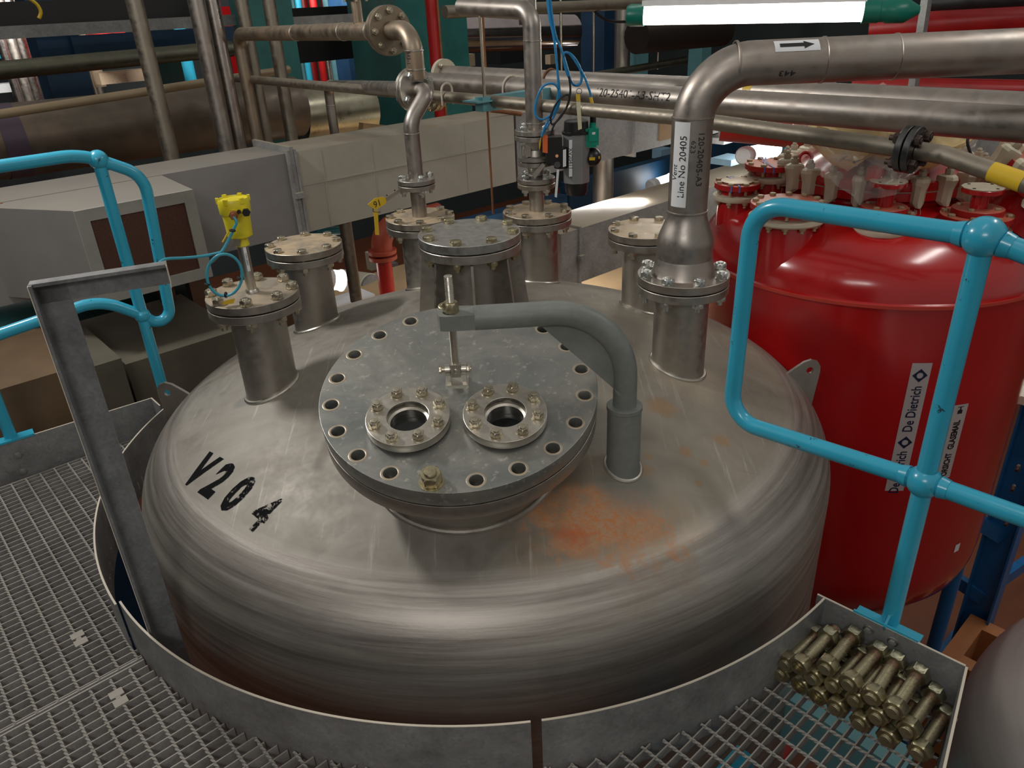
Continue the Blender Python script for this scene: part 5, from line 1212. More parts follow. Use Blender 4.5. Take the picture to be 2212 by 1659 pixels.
for j in range(7):
    for i in range(19):
        f = i/18; x = -.27 + .40*f; drop = j/6*(.06 + .13*max(0, 1 - abs(f - .55)*2.6) + .05*max(0, 1 - abs(f - .85)*5))
        vs.append(c0 + bx_*(x + .01*math.sin(j + i)) + by_*(-.185 - .035*j/6 + .014*math.sin(i*1.9 + j*.9)) + Z*(-.035 - drop))
sk.add(vs, [(j*19 + i, j*19 + i + 1, (j + 1)*19 + i + 1, (j + 1)*19 + i) for j in range(6) for i in range(18)]); put('plastic_skirt', sk, M['wrap'], bw, smooth=60)
# tilted manhole at the right edge
mh = thing('tilted_manhole', 'inclined red manhole with off-white clamps and chrome capped bolts at the right edge', 'manhole', at(2240, 450, 2.95))
mc = at(2262, 408, 3.0); mn = Vector((-.42, -.30, .86)).normalized()
mn = (Z*.80 - Vector((_x.x, _x.y, 0)).normalized()*-.35 - Vector((0, 1, 0))*.30).normalized()
mn = Vector((.42, -.28, .86)).normalized()
put('neck', MB().lathe([(.16, -.16), (.15, -.03)], mc, mn, 48), M['red'], mh)
put('flange', MB().lathe([(1e-4, -.035), (.205, -.035), (.205, -.003), (1e-4, -.003)], mc, mn, 64), M['red'], mh); put('cover', MB().lathe([(1e-4, 0), (.205, 0), (.205, .035), (.17, .045), (1e-4, .06)], mc, mn, 64), M['red_dusty'], mh)
chr_ = MB().cyl((0, 0, .03), (0, 0, .085), .0125, 16).sphere((0, 0, .085), .0125, 12); ch_me = chr_.mesh('cap', M['chrome'])
mm0 = look(mc, mn, Vector((1, 0, 0)))
for k in range(12):
    a = 2*math.pi*k/12 + .2; r = Matrix.Rotation(a, 4, 'Z') @ Matrix.Translation((.218, 0, .05)) @ Matrix.Rotation(-math.pi/2, 4, 'Z')
    o = inst('c_clamp', cm_me, mh, mm0 @ r); inst('clamp_nut', cn_me, o, mm0 @ r); inst('chrome_cap', ch_me, o, mm0 @ r)
# ================================================================ HALL, DUCTS AND CLUTTER BEHIND
def struct(name, mb, mat): return put(name, mb, mat, kind='structure')
struct('floor', MB().box(Vector((0, 4, -.05)), (40, 40, .1)), M['floor'])
for nm, c, s in (('wall_far', U*0 + V*13 + Z*4, (34, .2, 9)),): struct(nm, MB().box(c, s, (U, V, Z)), M['wall'])
for nm, c in (('wall_right', U*15 + V*3.5 + Z*4), ('wall_left', -U*9 + V*3.5 + Z*4)): struct(nm, MB().box(c, (.2, 20, 9), (U, V, Z)), M['wall'])
def boxpx(name, label, cat, A, B, v, h, dep, mat, grp=None, ext=0, parent=None):
    """a duct along U: its front upper edge runs from A to B in the picture, v metres off"""
    a = onv(*A, v); b = onv(*B, v); z = (a.z + b.z)/2; u0, u1 = a.dot(U), b.dot(U) + ext
    return put(name, MB().box(U*(u0 + u1)/2 + V*(v + dep/2) + Z*(z - h/2), (u1 - u0, dep, h), (U, V, Z)), M[mat], parent, label if parent is None else None, cat if parent is None else None, grp), u0, u1, z
# main cream duct
dz0, dz1 = CZ - .705, CZ - 1.155
vbk = onz(338, 351, dz0).dot(V)
du = thing('air_duct', 'long cream rectangular air duct crossing behind the vessel', 'duct', uvz(2, 4, dz1))
uj = onv(625, 340, 4.0).dot(U); ug = onv(1112, 260, 4.0).dot(U)
def seg(name, u0, u1, mat, parent, v0=4.0, v1=None, z0=dz1, z1=dz0):
    v1 = v1 or vbk; return put(name, MB().box(U*(u0 + u1)/2 + V*(v0 + v1)/2 + Z*(z0 + z1)/2, (u1 - u0, v1 - v0, z1 - z0), (U, V, Z)), M[mat], parent)
seg('left_length', -1.6, uj - .012, 'duct_grey', du); seg('right_length', uj + .012, ug - .01, 'cream', du)
put('flange_joint', MB().box(U*uj + V*(4.0 + vbk)/2 + Z*(dz0 + dz1)/2, (.022, vbk - 4.0 + .07, dz0 - dz1 + .07), (U, V, Z)), M['galv_duct'], du)
for dx in (-.02, .02): put('joint_strip', MB().box(U*(uj + dx) + V*(3.975) + Z*(dz0 + dz1)/2, (.012, .03, dz0 - dz1 + .04), (U, V, Z)), M['galv_duct'], du)
put('corner_clamp', MB().box(U*uj + V*3.955 + Z*(dz0 + dz1)/2, (.05, .03, .03), (U, V, Z)), M['galv_duct'], du)
zs_ = onv(1118, 307, 4.0).z
put('seam', MB().box(U*(uj + ug)/2 + V*3.998 + Z*zs_, (ug - uj - .05, .006, .008), (U, V, Z)), M['cream'], du)
for px in (700, 808, 905, 1010): 
    uu = onv(px, 380, 4.0).dot(U); put('upright_seam', MB().box(U*uu + V*3.999 + Z*(dz0 + dz1)/2, (.006, .004, dz0 - dz1 - .02), (U, V, Z)), M['cream'], du)
# plenum with the brown grille
gv = 3.55; ga, gb = onv(160, 466, gv), onv(412, 399, gv); gz1 = (ga.z + gb.z)/2; gz0 = (onv(208, 657, gv).z + onv(442, 602, gv).z)/2; gu0, gu1 = ga.dot(U), gb.dot(U)
pl_ = MB(); 
fr_ = [uvz(gu0, gv, gz0), uvz(gu1, gv, gz0), uvz(gu1, gv, gz1), uvz(gu0, gv, gz1)]; bk_ = [uvz(gu0 - .28, 4.02, gz0), uvz(gu1 + .03, 4.02, gz0), uvz(gu1 + .03, 4.02, dz0 - .003), uvz(gu0 - .28, 4.02, dz0 - .003)]
pl_.loft([bk_, fr_]); put('plenum', pl_, M['duct_grey'], du, smooth=0)
gf = MB(); w = .05
for c, s in ((((gu0 + gu1)/2, gz1 - w/2), (gu1 - gu0, w)), (((gu0 + gu1)/2, gz0 + w/2), (gu1 - gu0, w)), ((gu0 + w/2, (gz0 + gz1)/2), (w, gz1 - gz0 - 2*w)), ((gu1 - w/2, (gz0 + gz1)/2), (w, gz1 - gz0 - 2*w))): gf.box(U*c[0] + V*(gv - .008) + Z*c[1], (s[0], .016, s[1]), (U, V, Z))
put('grille_frame', gf, M['duct_light'], du); put('grille', MB().box(U*(gu0 + gu1)/2 + V*(gv + .004 - .008) + Z*(gz0 + gz1)/2, (gu1 - gu0 - 2*w, .006, gz1 - gz0 - 2*w), (U, V, Z)), M['grille'], du)
uw = onv(20, 500, 4.0).dot(U); put('rust_run', MB().box(U*uw + V*3.985 + Z*(dz0 + dz1)/2, (.02, .01, dz0 - dz1), (U, V, Z)), M['rust'], du)
# galvanised continuation of it
dg = thing('air_duct', 'galvanised air duct with a brown panel behind the green switch box', 'duct', uvz(ug + 1, 4, dz1))
seg('length', ug + .01, ug + 2.6, 'galv_duct', dg)
for px in (1232, 1366): uu = onv(px, 330, 4.0).dot(U); put('flange_joint', MB().box(U*uu + V*(4.0 + vbk)/2 + Z*(dz0 + dz1)/2, (.02, vbk - 4 + .06, dz0 - dz1 + .05), (U, V, Z)), M['galv_duct'], dg)
ua, ub = onv(1424, 270, 4.0).dot(U), onv(1480, 250, 4.0).dot(U) + .3
put('brown_panel', MB().box(U*(ua + ub)/2 + V*3.995 + Z*(dz0 + dz1)/2, (ub - ua, .02, dz0 - dz1 - .10), (U, V, Z)), M['tan'], dg)
# lower duct to the right
vl_ = 3.75; o, u0, u1, z_ = boxpx('air_duct', 'lower galvanised duct with dusty top running right behind the vessel', 'duct', (1212, 506), (1438, 436), vl_, onv(1254, 493, vl_).z - onv(1256, 609, vl_).z, .42, 'galv_duct', ext=3.2)
WM[o.name] = Matrix.Translation(o.location); uu = onv(1250, 540, vl_).dot(U); hh_ = onv(1254, 493, vl_).z - onv(1256, 609, vl_).z
put('flange_joint', MB().box(U*uu + V*(vl_ + .21) + Z*(z_ - hh_/2), (.02, .46, hh_ + .04), (U, V, Z)), M['galv_duct'], o)
put('corner_clamp', MB().box(U*uu + V*(vl_ - .03) + Z*(z_ - hh_/2), (.05, .03, .03), (U, V, Z)), M['galv_duct'], o)
put('tan_board', MB().box(uvz(5.4, 4.6, 1.75), (6.5, 3.2, .04), (U, V, Z)), M['tan_board'], None, 'tan boarded deck under the lower galvanised duct', 'deck')
# lower left rusty ducts and the gear beneath the duct
def dbox(label, A, B, v, h, dep, mat, name='air_duct', cat='duct', joint=None, grp=None):
    o, u0, u1, z = boxpx(name, label, cat, A, B, v, h, dep, mat, grp); WM[o.name] = Matrix.Translation(o.location)
    for jx in (joint or []):
        uu = onv(*jx, v).dot(U); put('flange_joint', MB().box(U*uu + V*(v + dep/2) + Z*(z - h/2), (.03, dep + .05, h + .05), (U, V, Z)), M['rust'], o)
    return o, u0, u1, z
dbox('rust stained duct low on the left behind the toe plate', (-120, 868), (190, 793), 3.35, .34, .62, 'rust_tan', joint=[(185, 795)])
dbox('dull grey duct right of the rust stained one, low behind the vessel', (196, 792), (262, 775), 3.35, .42, .62, 'duct_dull'); dbox('dull grey duct running low behind the left guard rail post', (268, 776), (520, 722), 3.45, .38, .75, 'duct_dull')
dbox('long brown steel beam passing low behind the left nozzles', (300, 735), (640, 660), 4.3, .16, .12, 'beam_brown', 'steel_beam', 'beam')
put('covered_motor', MB().box(at(25, 850, 3.4), (.34, .30, .16), (U, V, Z)).box(at(32, 885, 3.35), (.28, .24, .2), (U, V, Z)), M['tan'], None, 'tan boxed cover at the far left under the guard rail', 'cover')
run = lambda nm, lb, a, b, v, dia, mat, cat='pipe', grp=None: put(nm, MB().cyl(onv(*a, v), onv(*b, v), dia/2, 20), M[mat], None, lb, cat, grp)
run('insulated_pipe', 'fat dark pipe below the tan cover at the far left', (-120, 985), (330, 872), 3.75, .34, 'duct_darkm')
def tube_lamp(label, a, b, r=.045, parent=None, es=9, mat='lamp', caps=True, grp='fluorescent lamps glowing in the background'):
    d = (b - a).normalized(); t = thing('fluorescent_lamp', label, 'lamp', (a + b)/2, group=grp)
    put('diffuser', MB().cyl(a, b, r, 20), M[mat], t)
    for e, s in ((a, -1), (b, 1)): put('end_cap', MB().lathe([(r*1.12, 0), (r*1.12, .09), (r*.9, .11)], e - d*s*.005, d*s, 20), M['green'] if caps else M['white'], t)
    return t
tube_lamp('glowing tube lamp at the left edge under the blue mid rail', onv(-40, 782, 4.3), onv(38, 764, 4.3), .035, caps=False)
tube_lamp('slim glowing strip just above the left toe plate', onv(88, 947, 4.0), onv(148, 928, 4.0), .014, caps=False)
tube_lamp('pale lit strip seen below the cream duct at the far left', onv(-30, 668, 5.0), onv(45, 652, 5.0), .05, mat='lamp_dim', caps=False)
tube_lamp('pale lit strip with a yellow label seen through the angle frame', onv(116, 642, 5.0), onv(155, 632, 5.0), .03, mat='lamp_dim', caps=False)
put('yellow_label', MB().box(onv(133, 650, 4.95), (.10, .01, .045), (U, V, Z)), M['yellow_tag'], None, 'small yellow label below the pale lit strip', 'label')
run('dark_pipe', 'thick dark teal pipe running under the cream duct at the left', (-60, 712), (430, 608), 4.6, .26, 'teal_dark')
run('dark_pipe', 'thick black pipe below the dark teal one at the left', (-60, 760), (330, 655), 4.9, .20, 'duct_darkm')
# columns and posts seen between rails and nozzles
def post(label, pt, pb_, v, w, mat, name='steel_column', cat='column', ztop=None, rnd=False, grp=None, d=None):
    b = onv(*pb_, v); t = onv(*pt, v); h = t.z - b.z; c = Vector((b.x, b.y, (t.z + b.z)/2))
    m = MB().cyl((b.x, b.y, b.z), (b.x, b.y, t.z), w/2, 20) if rnd else MB().box(c, (w, d or w*.6, h), (U, V, Z))
    return put(name, m, M[mat], None, label, cat, grp)
post('brown steel post with pale edges left of the level gauge nozzle', (380, 560), (404, 800), 4.15, .075, 'beam_brown'); post('second brown steel post just behind the level gauge nozzle', (440, 540), (470, 790), 4.1, .11, 'beam_brown')
post('round dull pipe dropping under the cream duct behind the blanked nozzle', (752, 470), (770, 650), 4.05, .075, 'pipe_dull', 'stainless_pipe', 'pipe', rnd=True)
run('blue_bracket', 'bright blue bracket under the cream duct behind the blanked nozzle', (680, 500), (742, 497), 4.3, .05, 'blue', 'bracket')
# clutter on the level below, seen past the vessel
lampb = thing('pump_motor', 'cream round pump motor seen low between the nozzles', 'motor', onv(800, 640, 6.0))
mm1, mm2 = onv(735, 612, 6.4), onv(800, 622, 6.0); put('motor_body', MB().cyl(mm1, mm2, .14, 24), M['pump_cream'], lampb); put('end_plate', MB().cyl(mm2, mm2 + (mm2 - mm1).normalized()*.03, .13, 24), M['galv'], lampb)
tube_lamp('very bright lamp beside the cream pump motor between two nozzles', onv(712, 604, 5.6), onv(738, 606, 5.6), .085, mat='lamp', caps=False)
rp2 = thing('red_pipe', 'red pipe with flanged tee low behind the left risers', 'pipe', onv(835, 620, 5.2))
b_ = onv(838, 640, 5.2); t_ = onv(826, 560, 5.2); put('pipe_run', MB().cyl((b_.x, b_.y, b_.z - .3), (b_.x, b_.y, t_.z), .065, 24), M['red_dark'], rp2)
for k in (0, .05): put('flange', MB().lathe(flange_prof(.23, .03, t_.z + k), (b_.x, b_.y, 0), n=32), M['red_oxide'], rp2)
put('elbow', MB().tube(bend([Vector((b_.x, b_.y, t_.z + .06)), Vector((b_.x, b_.y, t_.z + .26)), Vector((b_.x, b_.y, t_.z + .26)) + U*.6], .16, 8), .085, 20), M['red_oxide'], rp2)
put('perforated_tray', MB().box(onv(735, 650, 5.0), (.5, .2, .02), (U, V, Z)), M['white'], None, 'white perforated cable tray below the bright lamp', 'cable tray')
put('perforated_tray', MB().box(onv(300, 735, 5.2), (.6, .35, .02), (U, V, Z)), M['pump_cream'], None, 'white perforated cable tray low behind the left guard rail', 'cable tray')
put('rolled_pipe', MB().cyl(onv(330, 765, 5.4), onv(398, 740, 5.4), .09, 20), M['galv_duct'], None, 'shiny round pipe end low behind the left guard rail', 'pipe')
# upright stainless pipes standing behind the cream duct, upper left
VP = 4.62
for i, (a, b, w, mt, lb) in enumerate((((280, -10), (374, 352), .088, 'pipe_dull', 'leftmost of the upright pipes behind the cream duct'), ((427, -10), (492, 332), .094, 'pipe', 'upright stainless pipe second from the left behind the cream duct'), ((462, -10), (520, 322), .085, 'pipe_bright_s', 'upright fluted pipe third from the left, right against its neighbour'), ((530, -10), (578, 312), .075, 'pipe_dull', 'upright pipe fourth from the left passing behind the loop elbow'), ((592, -10), (632, 308), .080, 'pipe_dull', 'upright pipe fifth from the left before the teal column'))):
    post(lb, a, b, VP + .06*i, w, mt, 'upright_pipe', 'pipe', rnd=True, grp='upright pipes behind the cream duct')
# big horizontal insulated pipes
run('insulated_pipe', 'fat dusty insulated pipe lying behind the cream duct at the upper left', (-120, 322), (640, 230), 5.5, .42, 'insul', 'pipe')
ib = onv(18, 300, 5.5); dd = (onv(640, 230, 5.5) - onv(-120, 322, 5.5)).normalized(); put('purple_band', MB().lathe([(.2125, -.06), (.2125, .06)], onv(-120, 322, 5.5) + dd*((ib - onv(-120, 322, 5.5)).dot(dd)), dd, 40, cap=False), M['purple'], None, 'dull purple band round the fat insulated pipe', 'band')
run('insulated_pipe', 'fat shiny insulated pipe behind the elbow of the left return pipe', (640, 250), (790, 232), 5.6, .42, 'insul_shiny')
run('thin_pipe', 'thin tan pipe climbing to the right in front of the fat insulated pipe', (-60, 256), (625, 150), 5.1, .05, 'pipe_tan')
run('dark_pipe', 'dark pipe crossing the upper left just under the galvanised tray', (-60, 158), (500, 105), 6.0, .11, 'pipe_darkgreen')
for a, b, v, h, mt, lb in (((-60, 56), (600, 30), 6.2, .075, 'galv_tray', 'galvanised cable tray edge across the upper left'), ((150, 72), (620, 55), 7.0, .14, 'navy', 'dark blue steel beam under the galvanised tray at the upper left'), ((590, 40), (780, 28), 6.4, .08, 'galv', 'galvanised strip above the loop pipe'), ((-60, 6), (420, -10), 6.6, .16, 'black_steel', 'black steel beam along the top left edge'), ((560, 20), (860, 8), 7.6, .5, 'black_steel', 'black steel beam behind the branch flange')):
    o, *_r = boxpx('steel_beam', lb, 'beam', a, b, v, h, .12, mt)
for px0, px1, w, mt, v, lb in ((150, 185, .30, 'navy', 7.2, 'dark blue column at the upper left'), (365, 400, .22, 'teal_dark', 7.6, 'dark teal column behind the second upright pipe'), (585, 612, .34, 'teal', 6.1, 'textured teal column right of the fifth upright pipe'), (880, 905, .80, 'teal', 6.6, 'broad dark teal column behind the white ended flange'), (770, 785, .3, 'navy', 8.5, 'dark blue column behind the loop pipe joint'), (1275, 1300, .40, 'navy', 7.2, 'dark blue column right of the bright blue cables'), (1322, 1340, .20, 'steel', 6.6, 'smooth grey round post left of the bright lamp'), (1350, 1365, .28, 'blue_grey', 7.4, 'pale blue column just left of the bright lamp'), (1490, 1500, .26, 'blue_grey', 8.0, 'pale blue column behind the vent elbow')):
    post(lb, (px0, -60), (px1, 300 if px0 > 500 else 330), v, w, mt, rnd=('round' in lb), d=w)
post('red upright pipe in front of the broad teal column', (938, -10), (952, 262), 5.6, .10, 'red_dark', 'red_pipe', 'pipe', rnd=True)
for px0, px1, py1, v, mt, lb in ((955, 965, 262, 5.55, 'rust', 'rusty threaded rod right of the red upright pipe'), (1042, 1052, 210, 5.2, 'rust', 'rusty hanger rod behind the pale blue bracket'), (1211, 1213, 165, 5.0, 'nut', 'thin bright hanger rod beside the blue cables'), (1286, 1282, 160, 5.4, 'nut', 'thin bright hanger rod before the dark blue column'), (1406, 1420, 150, 6.0, 'nut', 'thin hanger rod behind the bright lamp')):
    post(lb, (px0, -20), (px1, py1), v, .022, mt, 'hanger_rod', 'rod', rnd=True)
# shiny rolled duct at the top centre, grey drum at right of it, cross pipes
run('polished_duct', 'polished round duct with streaky reflections behind the upright pipe', (985, 72), (1232, 68), 6.4, .36, 'polished')
run('polished_duct', 'dark rounded duct end behind the bright lamp', (1375, 80), (1560, 66), 6.0, .36, 'duct_darkm2')
run('cross_pipe', 'stainless pipe crossing the top behind the bright blue cables', (960, 26), (1480, 4), 5.0, .09, 'pipe_dull'); run('cross_pipe', 'dull pipe slanting up to the right behind the crossing pipes', (1260, 168), (1480, 130), 6.0, .085, 'pipe_darkgreen')
run('cross_pipe', 'brown pipe end with a flange left of the valve', (1060, 238), (1125, 246), 4.0, .028, 'rust')
fc = onv(905, 215, 4.8); pipe_flange(thing('old_flange', 'rusty flange pair behind the cranked elbow at the upper centre', 'flange', fc), onv(935, 205, 4.6), U, .22, .03, .05, 8, .03, .018, 'pipe_brown', 'nut', 0)
for a, b, v, dia, mt, lb in (((1880, 62), (2300, 30), 5.2, .24, 'red_dark', 'thick dark red pipe at the top right above the vent pipe'), ((1840, 185), (2300, 196), 5.2, .12, 'red_dark', 'dark red pipe showing just under the vent pipe at the right'), ((1560, 262), (2300, 330), 6.0, .30, 'red_dark', 'dark red pipe behind the insulation parcel'), ((2000, 6), (2300, -12), 4.8, .10, 'black_steel', 'black beam at the top right corner')):
    put('red_pipe' if 'red' in mt else 'dark_pipe', MB().cyl(at(*a, v), at(*b, v - .5), dia/2, 24), M[mt], None, lb, 'pipe')
for a, b, v, h, mt, lb in (((1230, 400), (1480, 330), 6.2, .42, 'navy', 'dark blue deep beam behind the actuator'), ((990, 480), (1225, 425), 5.4, .42, 'navy', 'dark blue beam behind the back right nozzle'), ((1000, 515), (1240, 450), 6.6, .7, 'teal_dark', 'dark teal beam low behind the centre nozzle')):
    boxpx('steel_beam', lb, 'beam', a, b, v, h, .15, mt)
post('grey round column under the galvanised duct', (1290, 330), (1302, 470), 4.9, .20, 'steel', rnd=True)
tube_lamp('bright lamp seen past the left side of the vent label', onv(1385, 398, 6.6), onv(1405, 391, 6.6), .05, caps=False); tube_lamp('bright lamp just left of the vent label', onv(1415, 400, 6.0), onv(1450, 388, 6.0), .08, caps=False)
tube_lamp('bright lamp right of the vent pipe above the far red nozzle', at(1614, 335, 6.2), at(1672, 322, 6.8), .065, caps=False)
# white and blue crates and papers far below
random.seed(4)
def crate(px, py, v, s, mt, lb, nm='crate', cat='crate'): return put(nm, MB().box(at(px, py, v) if px > 1500 else onv(px, py, v), s, (U, V, Z)), M[mt], None, lb, cat, 'crates and boxes far below')
for a in ((1335, 440, 7.5, (.25, .2, .28), 'blue', 'bright blue crate far below left of the vent label'), (1352, 428, 7.4, (.10, .1, .22), 'pump_cream', 'cream upright box beside the bright blue crate'), (1240, 455, 6.8, (.3, .3, .35), 'carton', 'printed carton stack right of the back right nozzle'), (1560, 300, 6.9, (.25, .2, .05), 'white', 'white rack end right of the vent pipe'), (1575, 345, 6.5, (.25, .2, .05), 'blue_pale', 'pale blue box lid right of the vent pipe'), (1712, 308, 6.8, (.16, .1, .10), 'blue', 'blue box near the insulation parcel'), (1750, 312, 6.6, (.22, .1, .07), 'green', 'green box near the insulation parcel'), (1430, 330, 8.4, (.3, .2, .15), 'blue_pale', 'pale blue crate beyond the dark blue beam'), (840, 600, 6.5, (.20, .1, .3), 'galv', 'grey box beside the red tee pipe'), (812, 560, 7.2, (.2, .1, .2), 'pump_cream', 'cream panel above the pump motor')): crate(*a)
# far gear in the gaps of the upper left and upper right
for i, (px, py, v, w, h, mt, lb) in enumerate(((25, 100, 9, .10, 1.6, 'pipe', 'grey'), (48, 110, 9.2, .14, 1.6, 'pipe_bright_s', 'bright'), (80, 100, 9, .10, 1.7, 'pipe_dull', 'dull'), (110, 110, 9.3, .16, 1.7, 'pipe_bright_s', 'bright'), (10, 115, 8.8, .08, 1.7, 'pipe_bright_s', 'bright'), (632, 90, 9, .10, 1.2, 'red_dark', 'dark red'), (660, 110, 9.4, .08, 1.2, 'blue', 'blue'), (690, 100, 9, .09, 1.2, 'red_dark', 'dark red'), (720, 110, 9.3, .10, 1.2, 'blue_grey', 'pale blue'), (750, 108, 9.1, .08, 1.1, 'pipe_bright_s', 'bright'), (478, 110, 8.0, .16, .9, 'red', 'glossy red'), (335, 120, 9.0, .12, .5, 'white', 'white'), (225, 85, 9, .18, .5, 'red_dark', 'dark red'))):
    p = onv(px, py, v); put('upright_pipe', MB().cyl(p - Z*h/2, p + Z*h/2, w/2, 14), M[mt], None, '%s upright far behind, about %s of the upper left gaps' % (lb, ['first', 'second', 'third', 'fourth', 'zeroth', 'sixth', 'seventh', 'eighth', 'ninth', 'tenth', 'fifth', 'right', 'middle'][i]), 'pipe', 'far pipes in the upper left gaps')
for px, py, v, s, mt, lb in ((12, 118, 9.6, (.5, .1, .06), 'blue', 'bright blue shelf far behind at the left edge'), (10, 140, 9.6, (.5, .1, .06), 'blue', 'lower bright blue shelf far behind at the left edge'), (178, 112, 9.6, (.45, .1, .10), 'carton', 'lit carton far behind between upright pipes'), (240, 130, 9.4, (.35, .1, .04), 'tan', 'orange shelf far behind between upright pipes'), (765, 120, 9.6, (.6, .1, .16), 'red_dark', 'dark red drum far behind under the loop pipe'), (1110, 110, 9.0, (.8, .3, .3), 'black_steel', 'black box behind the upright pipe'), (2010, 215, 8.0, (.3, .2, .12), 'blue', 'blue box far behind above the crossing pipes'), (1905, 205, 8.0, (.2, .2, .15), 'white', 'white box far behind above the crossing pipes'), (2150, 200, 8.2, (.3, .2, .1), 'blue_grey', 'pale blue box at the far right above the crossing pipes')):
    put('stored_box', MB().box(at(px, py, v*.8) if px > 1400 else onv(px, py, v), s, (U, V, Z)), M[mt], None, lb, 'box')
# galvanised uprights at the top right
put('steel_strut', MB().beam(at(2006, -30, 4.4), at(1966, 230, 4.7), .06, .04, V), M['galv'], None, 'galvanised strut hanging behind the vent pipe at the right', 'strut')
# yellow cable top left, black cables
put('yellow_cable', MB().tube(catmull([onv(55, -8, 5.6), onv(78, 8, 5.6), onv(88, 25, 5.6), onv(84, 40, 5.6)], 6), .010, 8), M['yellow_tag'], None, 'yellow cable looping at the top left corner', 'cable')
put('black_cable', MB().tube(catmull([onv(1275, 8, 5), onv(1290, 30, 5), onv(1320, 46, 5), onv(1378, 46, 5)], 6), .012, 8), M['black'], None, 'black cable running into the left end of the bright lamp', 'cable')
put('black_cable', MB().tube(catmull([at(2112, 270, 2.6), at(2098, 285, 2.6), at(2090, 305, 2.6), at(2096, 330, 2.6), at(2104, 345, 2.6)], 6), .005, 8), M['black'], None, 'black cable loop hanging below the crossing pipes at the right', 'cable')
put('pipe_support', MB().beam(onv(780, 275, 4.7), onv(875, 285, 4.7), .06, .06), M['tan'], None, 'dusty channel piece lying on top of the cream duct', 'channel')
# bottom right: second vessel, pallet and pipes on the floor
c2 = onz(2600, 1900, CZ - 1.9)
v2 = thing('second_vessel', 'brushed stainless vessel head cut off by the lower right corner', 'vessel', (1.9, 1.0, .6))
def v2prof():
    o = []
    for i in range(17): a = .46*i/16; o.append((1.6*math.sin(a), CZ - 1.56 - 1.6 + 1.6*math.cos(a)))
    rx, rzz = o[-1]; k = .2; cxx = rx - k*math.sin(.46); czz = rzz - k*math.cos(.46)
    for i in range(1, 13): a = .46 + (math.pi/2 - .46)*i/12; o.append((cxx + k*math.sin(a), czz + k*math.cos(a)))
    o.append((cxx + k, .8)); return o
V2C = (1.93, 1.05)
put('domed_head', MB().lathe(v2prof(), (V2C[0], V2C[1], 0), n=96), M['steel_brushed'], v2, smooth=50)
pal = thing('timber_crate', 'orange timber base standing on the floor at the right', 'crate', onz(2120, 1500, .1))
pc = onz(2150, 1500, .25); 
for k in (-1, 1): put('runner', MB().box(Vector((pc.x, pc.y, .20)) + V*k*.27, (.9, .10, .34), (U, V, Z)), M['timber'], pal)
for k in (-1, 0, 1): put('bearer', MB().box(Vector((pc.x, pc.y, .20)) + U*k*.40, (.10, .44, .34), (U, V, Z)), M['timber'], pal)
# things under the right grating
put('blue_beam', MB().box(onz(1810, 1600, 1.9), (.42, .10, .2), (V, U, Z)), M['blue_grey'], None, 'pale blue steel beam under the right grating', 'beam')
put('support_beam', MB().box(onz(1480, 1790, 2.35), (.5, .05, .08), (U, V, Z)), M['blue'], None, 'bright blue beam under the front edge of the right grating', 'beam')
put('red_pipe', MB().cyl(onz(1650, 1659, 1.3), onz(1760, 1520, 1.3), .06, 16), M['red_dark'], None, 'dark red pipe on the floor under the right grating', 'pipe')
put('blue_column', MB().box(onz(270, 1290, .85), (.3, .3, 1.7), (U, V, Z)), M['navy'], None, 'dark blue column seen down the gap beside the angle frame', 'column')
# the lit lamp at the top
la, lb_ = E0 + ray(1388, 33)*4.4, E0 + ray(1868, 24)*4.1
big = thing('fluorescent_lamp', 'long bright fluorescent lamp with green end caps at the top right', 'lamp', (la + lb_)/2)
dl = (lb_ - la).normalized()
put('diffuser', MB().cyl(la, lb_, .052, 28), M['lamp_main'], big); put('housing', MB().beam(la + Z*.062, lb_ + Z*.062, .09, .03), M['white'], big)
put('end_cap', MB().lathe([(.060, -.01), (.060, .07), (.056, .075), (.056, .10), (.062, .11), (.062, .20), (.05, .22), (.02, .27)], lb_, dl, 28), M['green_lamp'], big); put('end_cap', MB().lathe([(.060, -.01), (.060, .07), (.05, .09)], la, -dl, 28), M['green_lamp'], big)

put('steel_beam', MB().beam(at(1500, 362, 8.0), at(1800, 300, 11.0), .15, .5), M['navy'], None, 'dark blue deep beam right of the vent pipe', 'beam')
put('cable_tray', MB().beam(at(1560, 275, 6.5), at(1900, 283, 6.0), .3, .10), M['galv'], None, 'grey tray running behind the insulation parcel', 'cable tray')
put('cable_tray', MB().beam(at(2060, 292, 5.2), at(2300, 330, 4.6), .3, .14), M['galv'], None, 'shiny tray at the right edge beyond the parcel', 'cable tray')
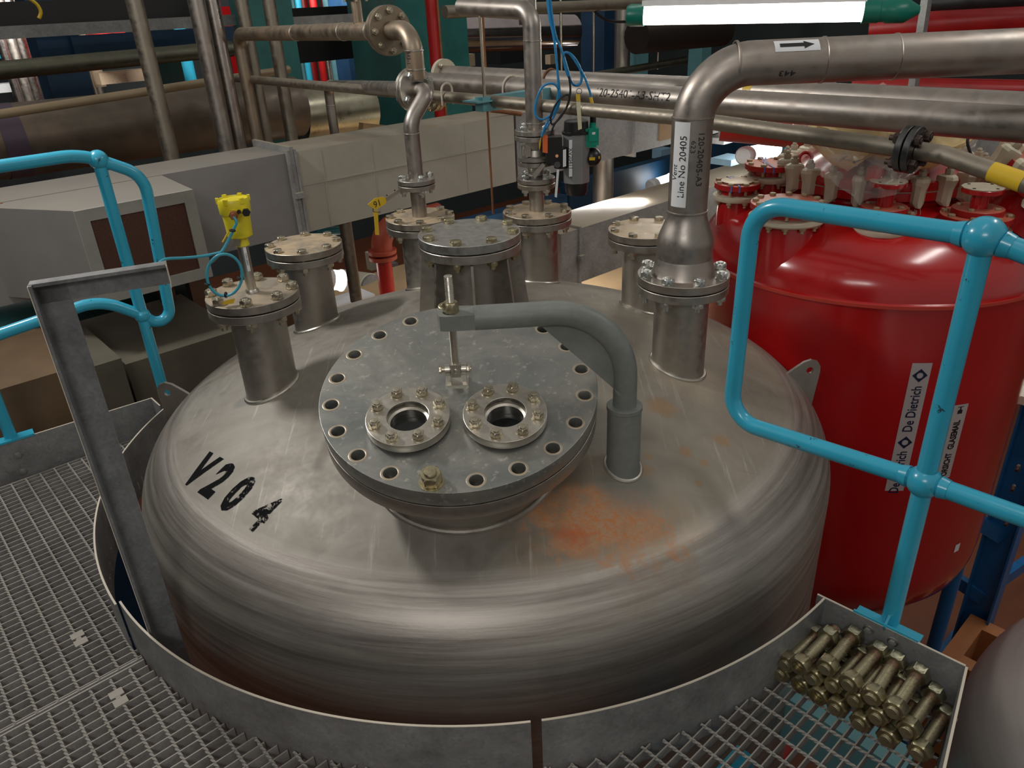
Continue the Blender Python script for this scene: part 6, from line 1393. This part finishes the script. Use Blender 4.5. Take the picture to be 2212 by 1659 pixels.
# more far gear: upright pipes and vessels that fill the gaps high on the left and at the top centre
gp_ = random.Random(11); ups = []
for i in range(34):
    px = gp_.choice([gp_.uniform(0, 215), gp_.uniform(0, 215), gp_.uniform(330, 560), gp_.uniform(620, 820)]); py = gp_.uniform(70, 150); v = gp_.uniform(9.8, 12); w = gp_.uniform(.05, .20)
    if px < 215: mt = gp_.choice(['pipe_bright_s', 'pipe', 'pipe_dull', 'pipe_bright_s', 'carton'])
    else: mt = gp_.choice(['red_dark', 'blue_grey', 'pipe_bright_s', 'teal', 'red_dark', 'blue', 'white', 'navy'])
    p = onv(px, py, v); h = gp_.uniform(.9, 2.2)
    ups.append((px, MB().cyl(p - Z*h/2, p + Z*h/2, w/2, 12), mt, w))
ORD = 'first second third fourth fifth sixth seventh eighth ninth tenth eleventh twelfth thirteenth fourteenth fifteenth sixteenth seventeenth eighteenth nineteenth twentieth'.split()
CN = dict(pipe_bright_s='bright steel', pipe='grey steel', pipe_dull='dull steel', carton='tan', red_dark='dark red', blue_grey='pale blue', teal='teal', blue='bright blue', white='white', navy='navy')
_k = {}
for px, mb_, mt, w in sorted(ups, key=lambda a: a[0]):
    _k[mt] = _k.get(mt, -1) + 1
    put('upright_pipe', mb_, M[mt], None, '%s %s upright, %s of that colour from the left among the far small ones' % ('slim' if w < .12 else 'stout', CN[mt], ORD[_k[mt]]), 'pipe', 'small uprights far back')
for px, py, v, s, mt, lb in ((232, 90, 9.2, (.3, .3, .35), 'red_dark', 'dark red drum far back right of the dark blue column'), (270, 95, 9.5, (.4, .3, .2), 'red_dark', 'dark red vessel top far back left of the leftmost upright pipe'), (262, 165, 9.6, (.5, .2, .12), 'carton', 'orange lit box far back above the thin tan pipe'), (490, 105, 8.6, (.22, .2, .8), 'red', 'bright red post far back between the upright pipes'), (720, 75, 9.4, (1.2, .2, .18), 'red_dark', 'dark red beam far back under the loop pipe'), (350, 140, 9.3, (.14, .1, .25), 'white', 'white panel far back right of the leftmost upright pipe'), (55, 185, 9.5, (.9, .2, .08), 'white', 'pale shelf far back at the left edge'), (1010, 130, 8.0, (.16, .1, .14), 'carton', 'tan box under the polished duct'), (1190, 128, 8.0, (.12, .1, .12), 'carton', 'tan box right of the upright pipe')):
    put('stored_box', MB().box(onv(px, py, v), s, (U, V, Z)), M[mt], None, lb, 'box')
area('tube_lamp_hall_left', tuple(onv(120, -60, 8.2)), tuple(onv(120, 150, 10.5)), 1.3, .16, 60)
area('tube_lamp_hall_mid', tuple(onv(700, -80, 8.2)), tuple(onv(700, 150, 10.5)), 1.3, .16, 45)
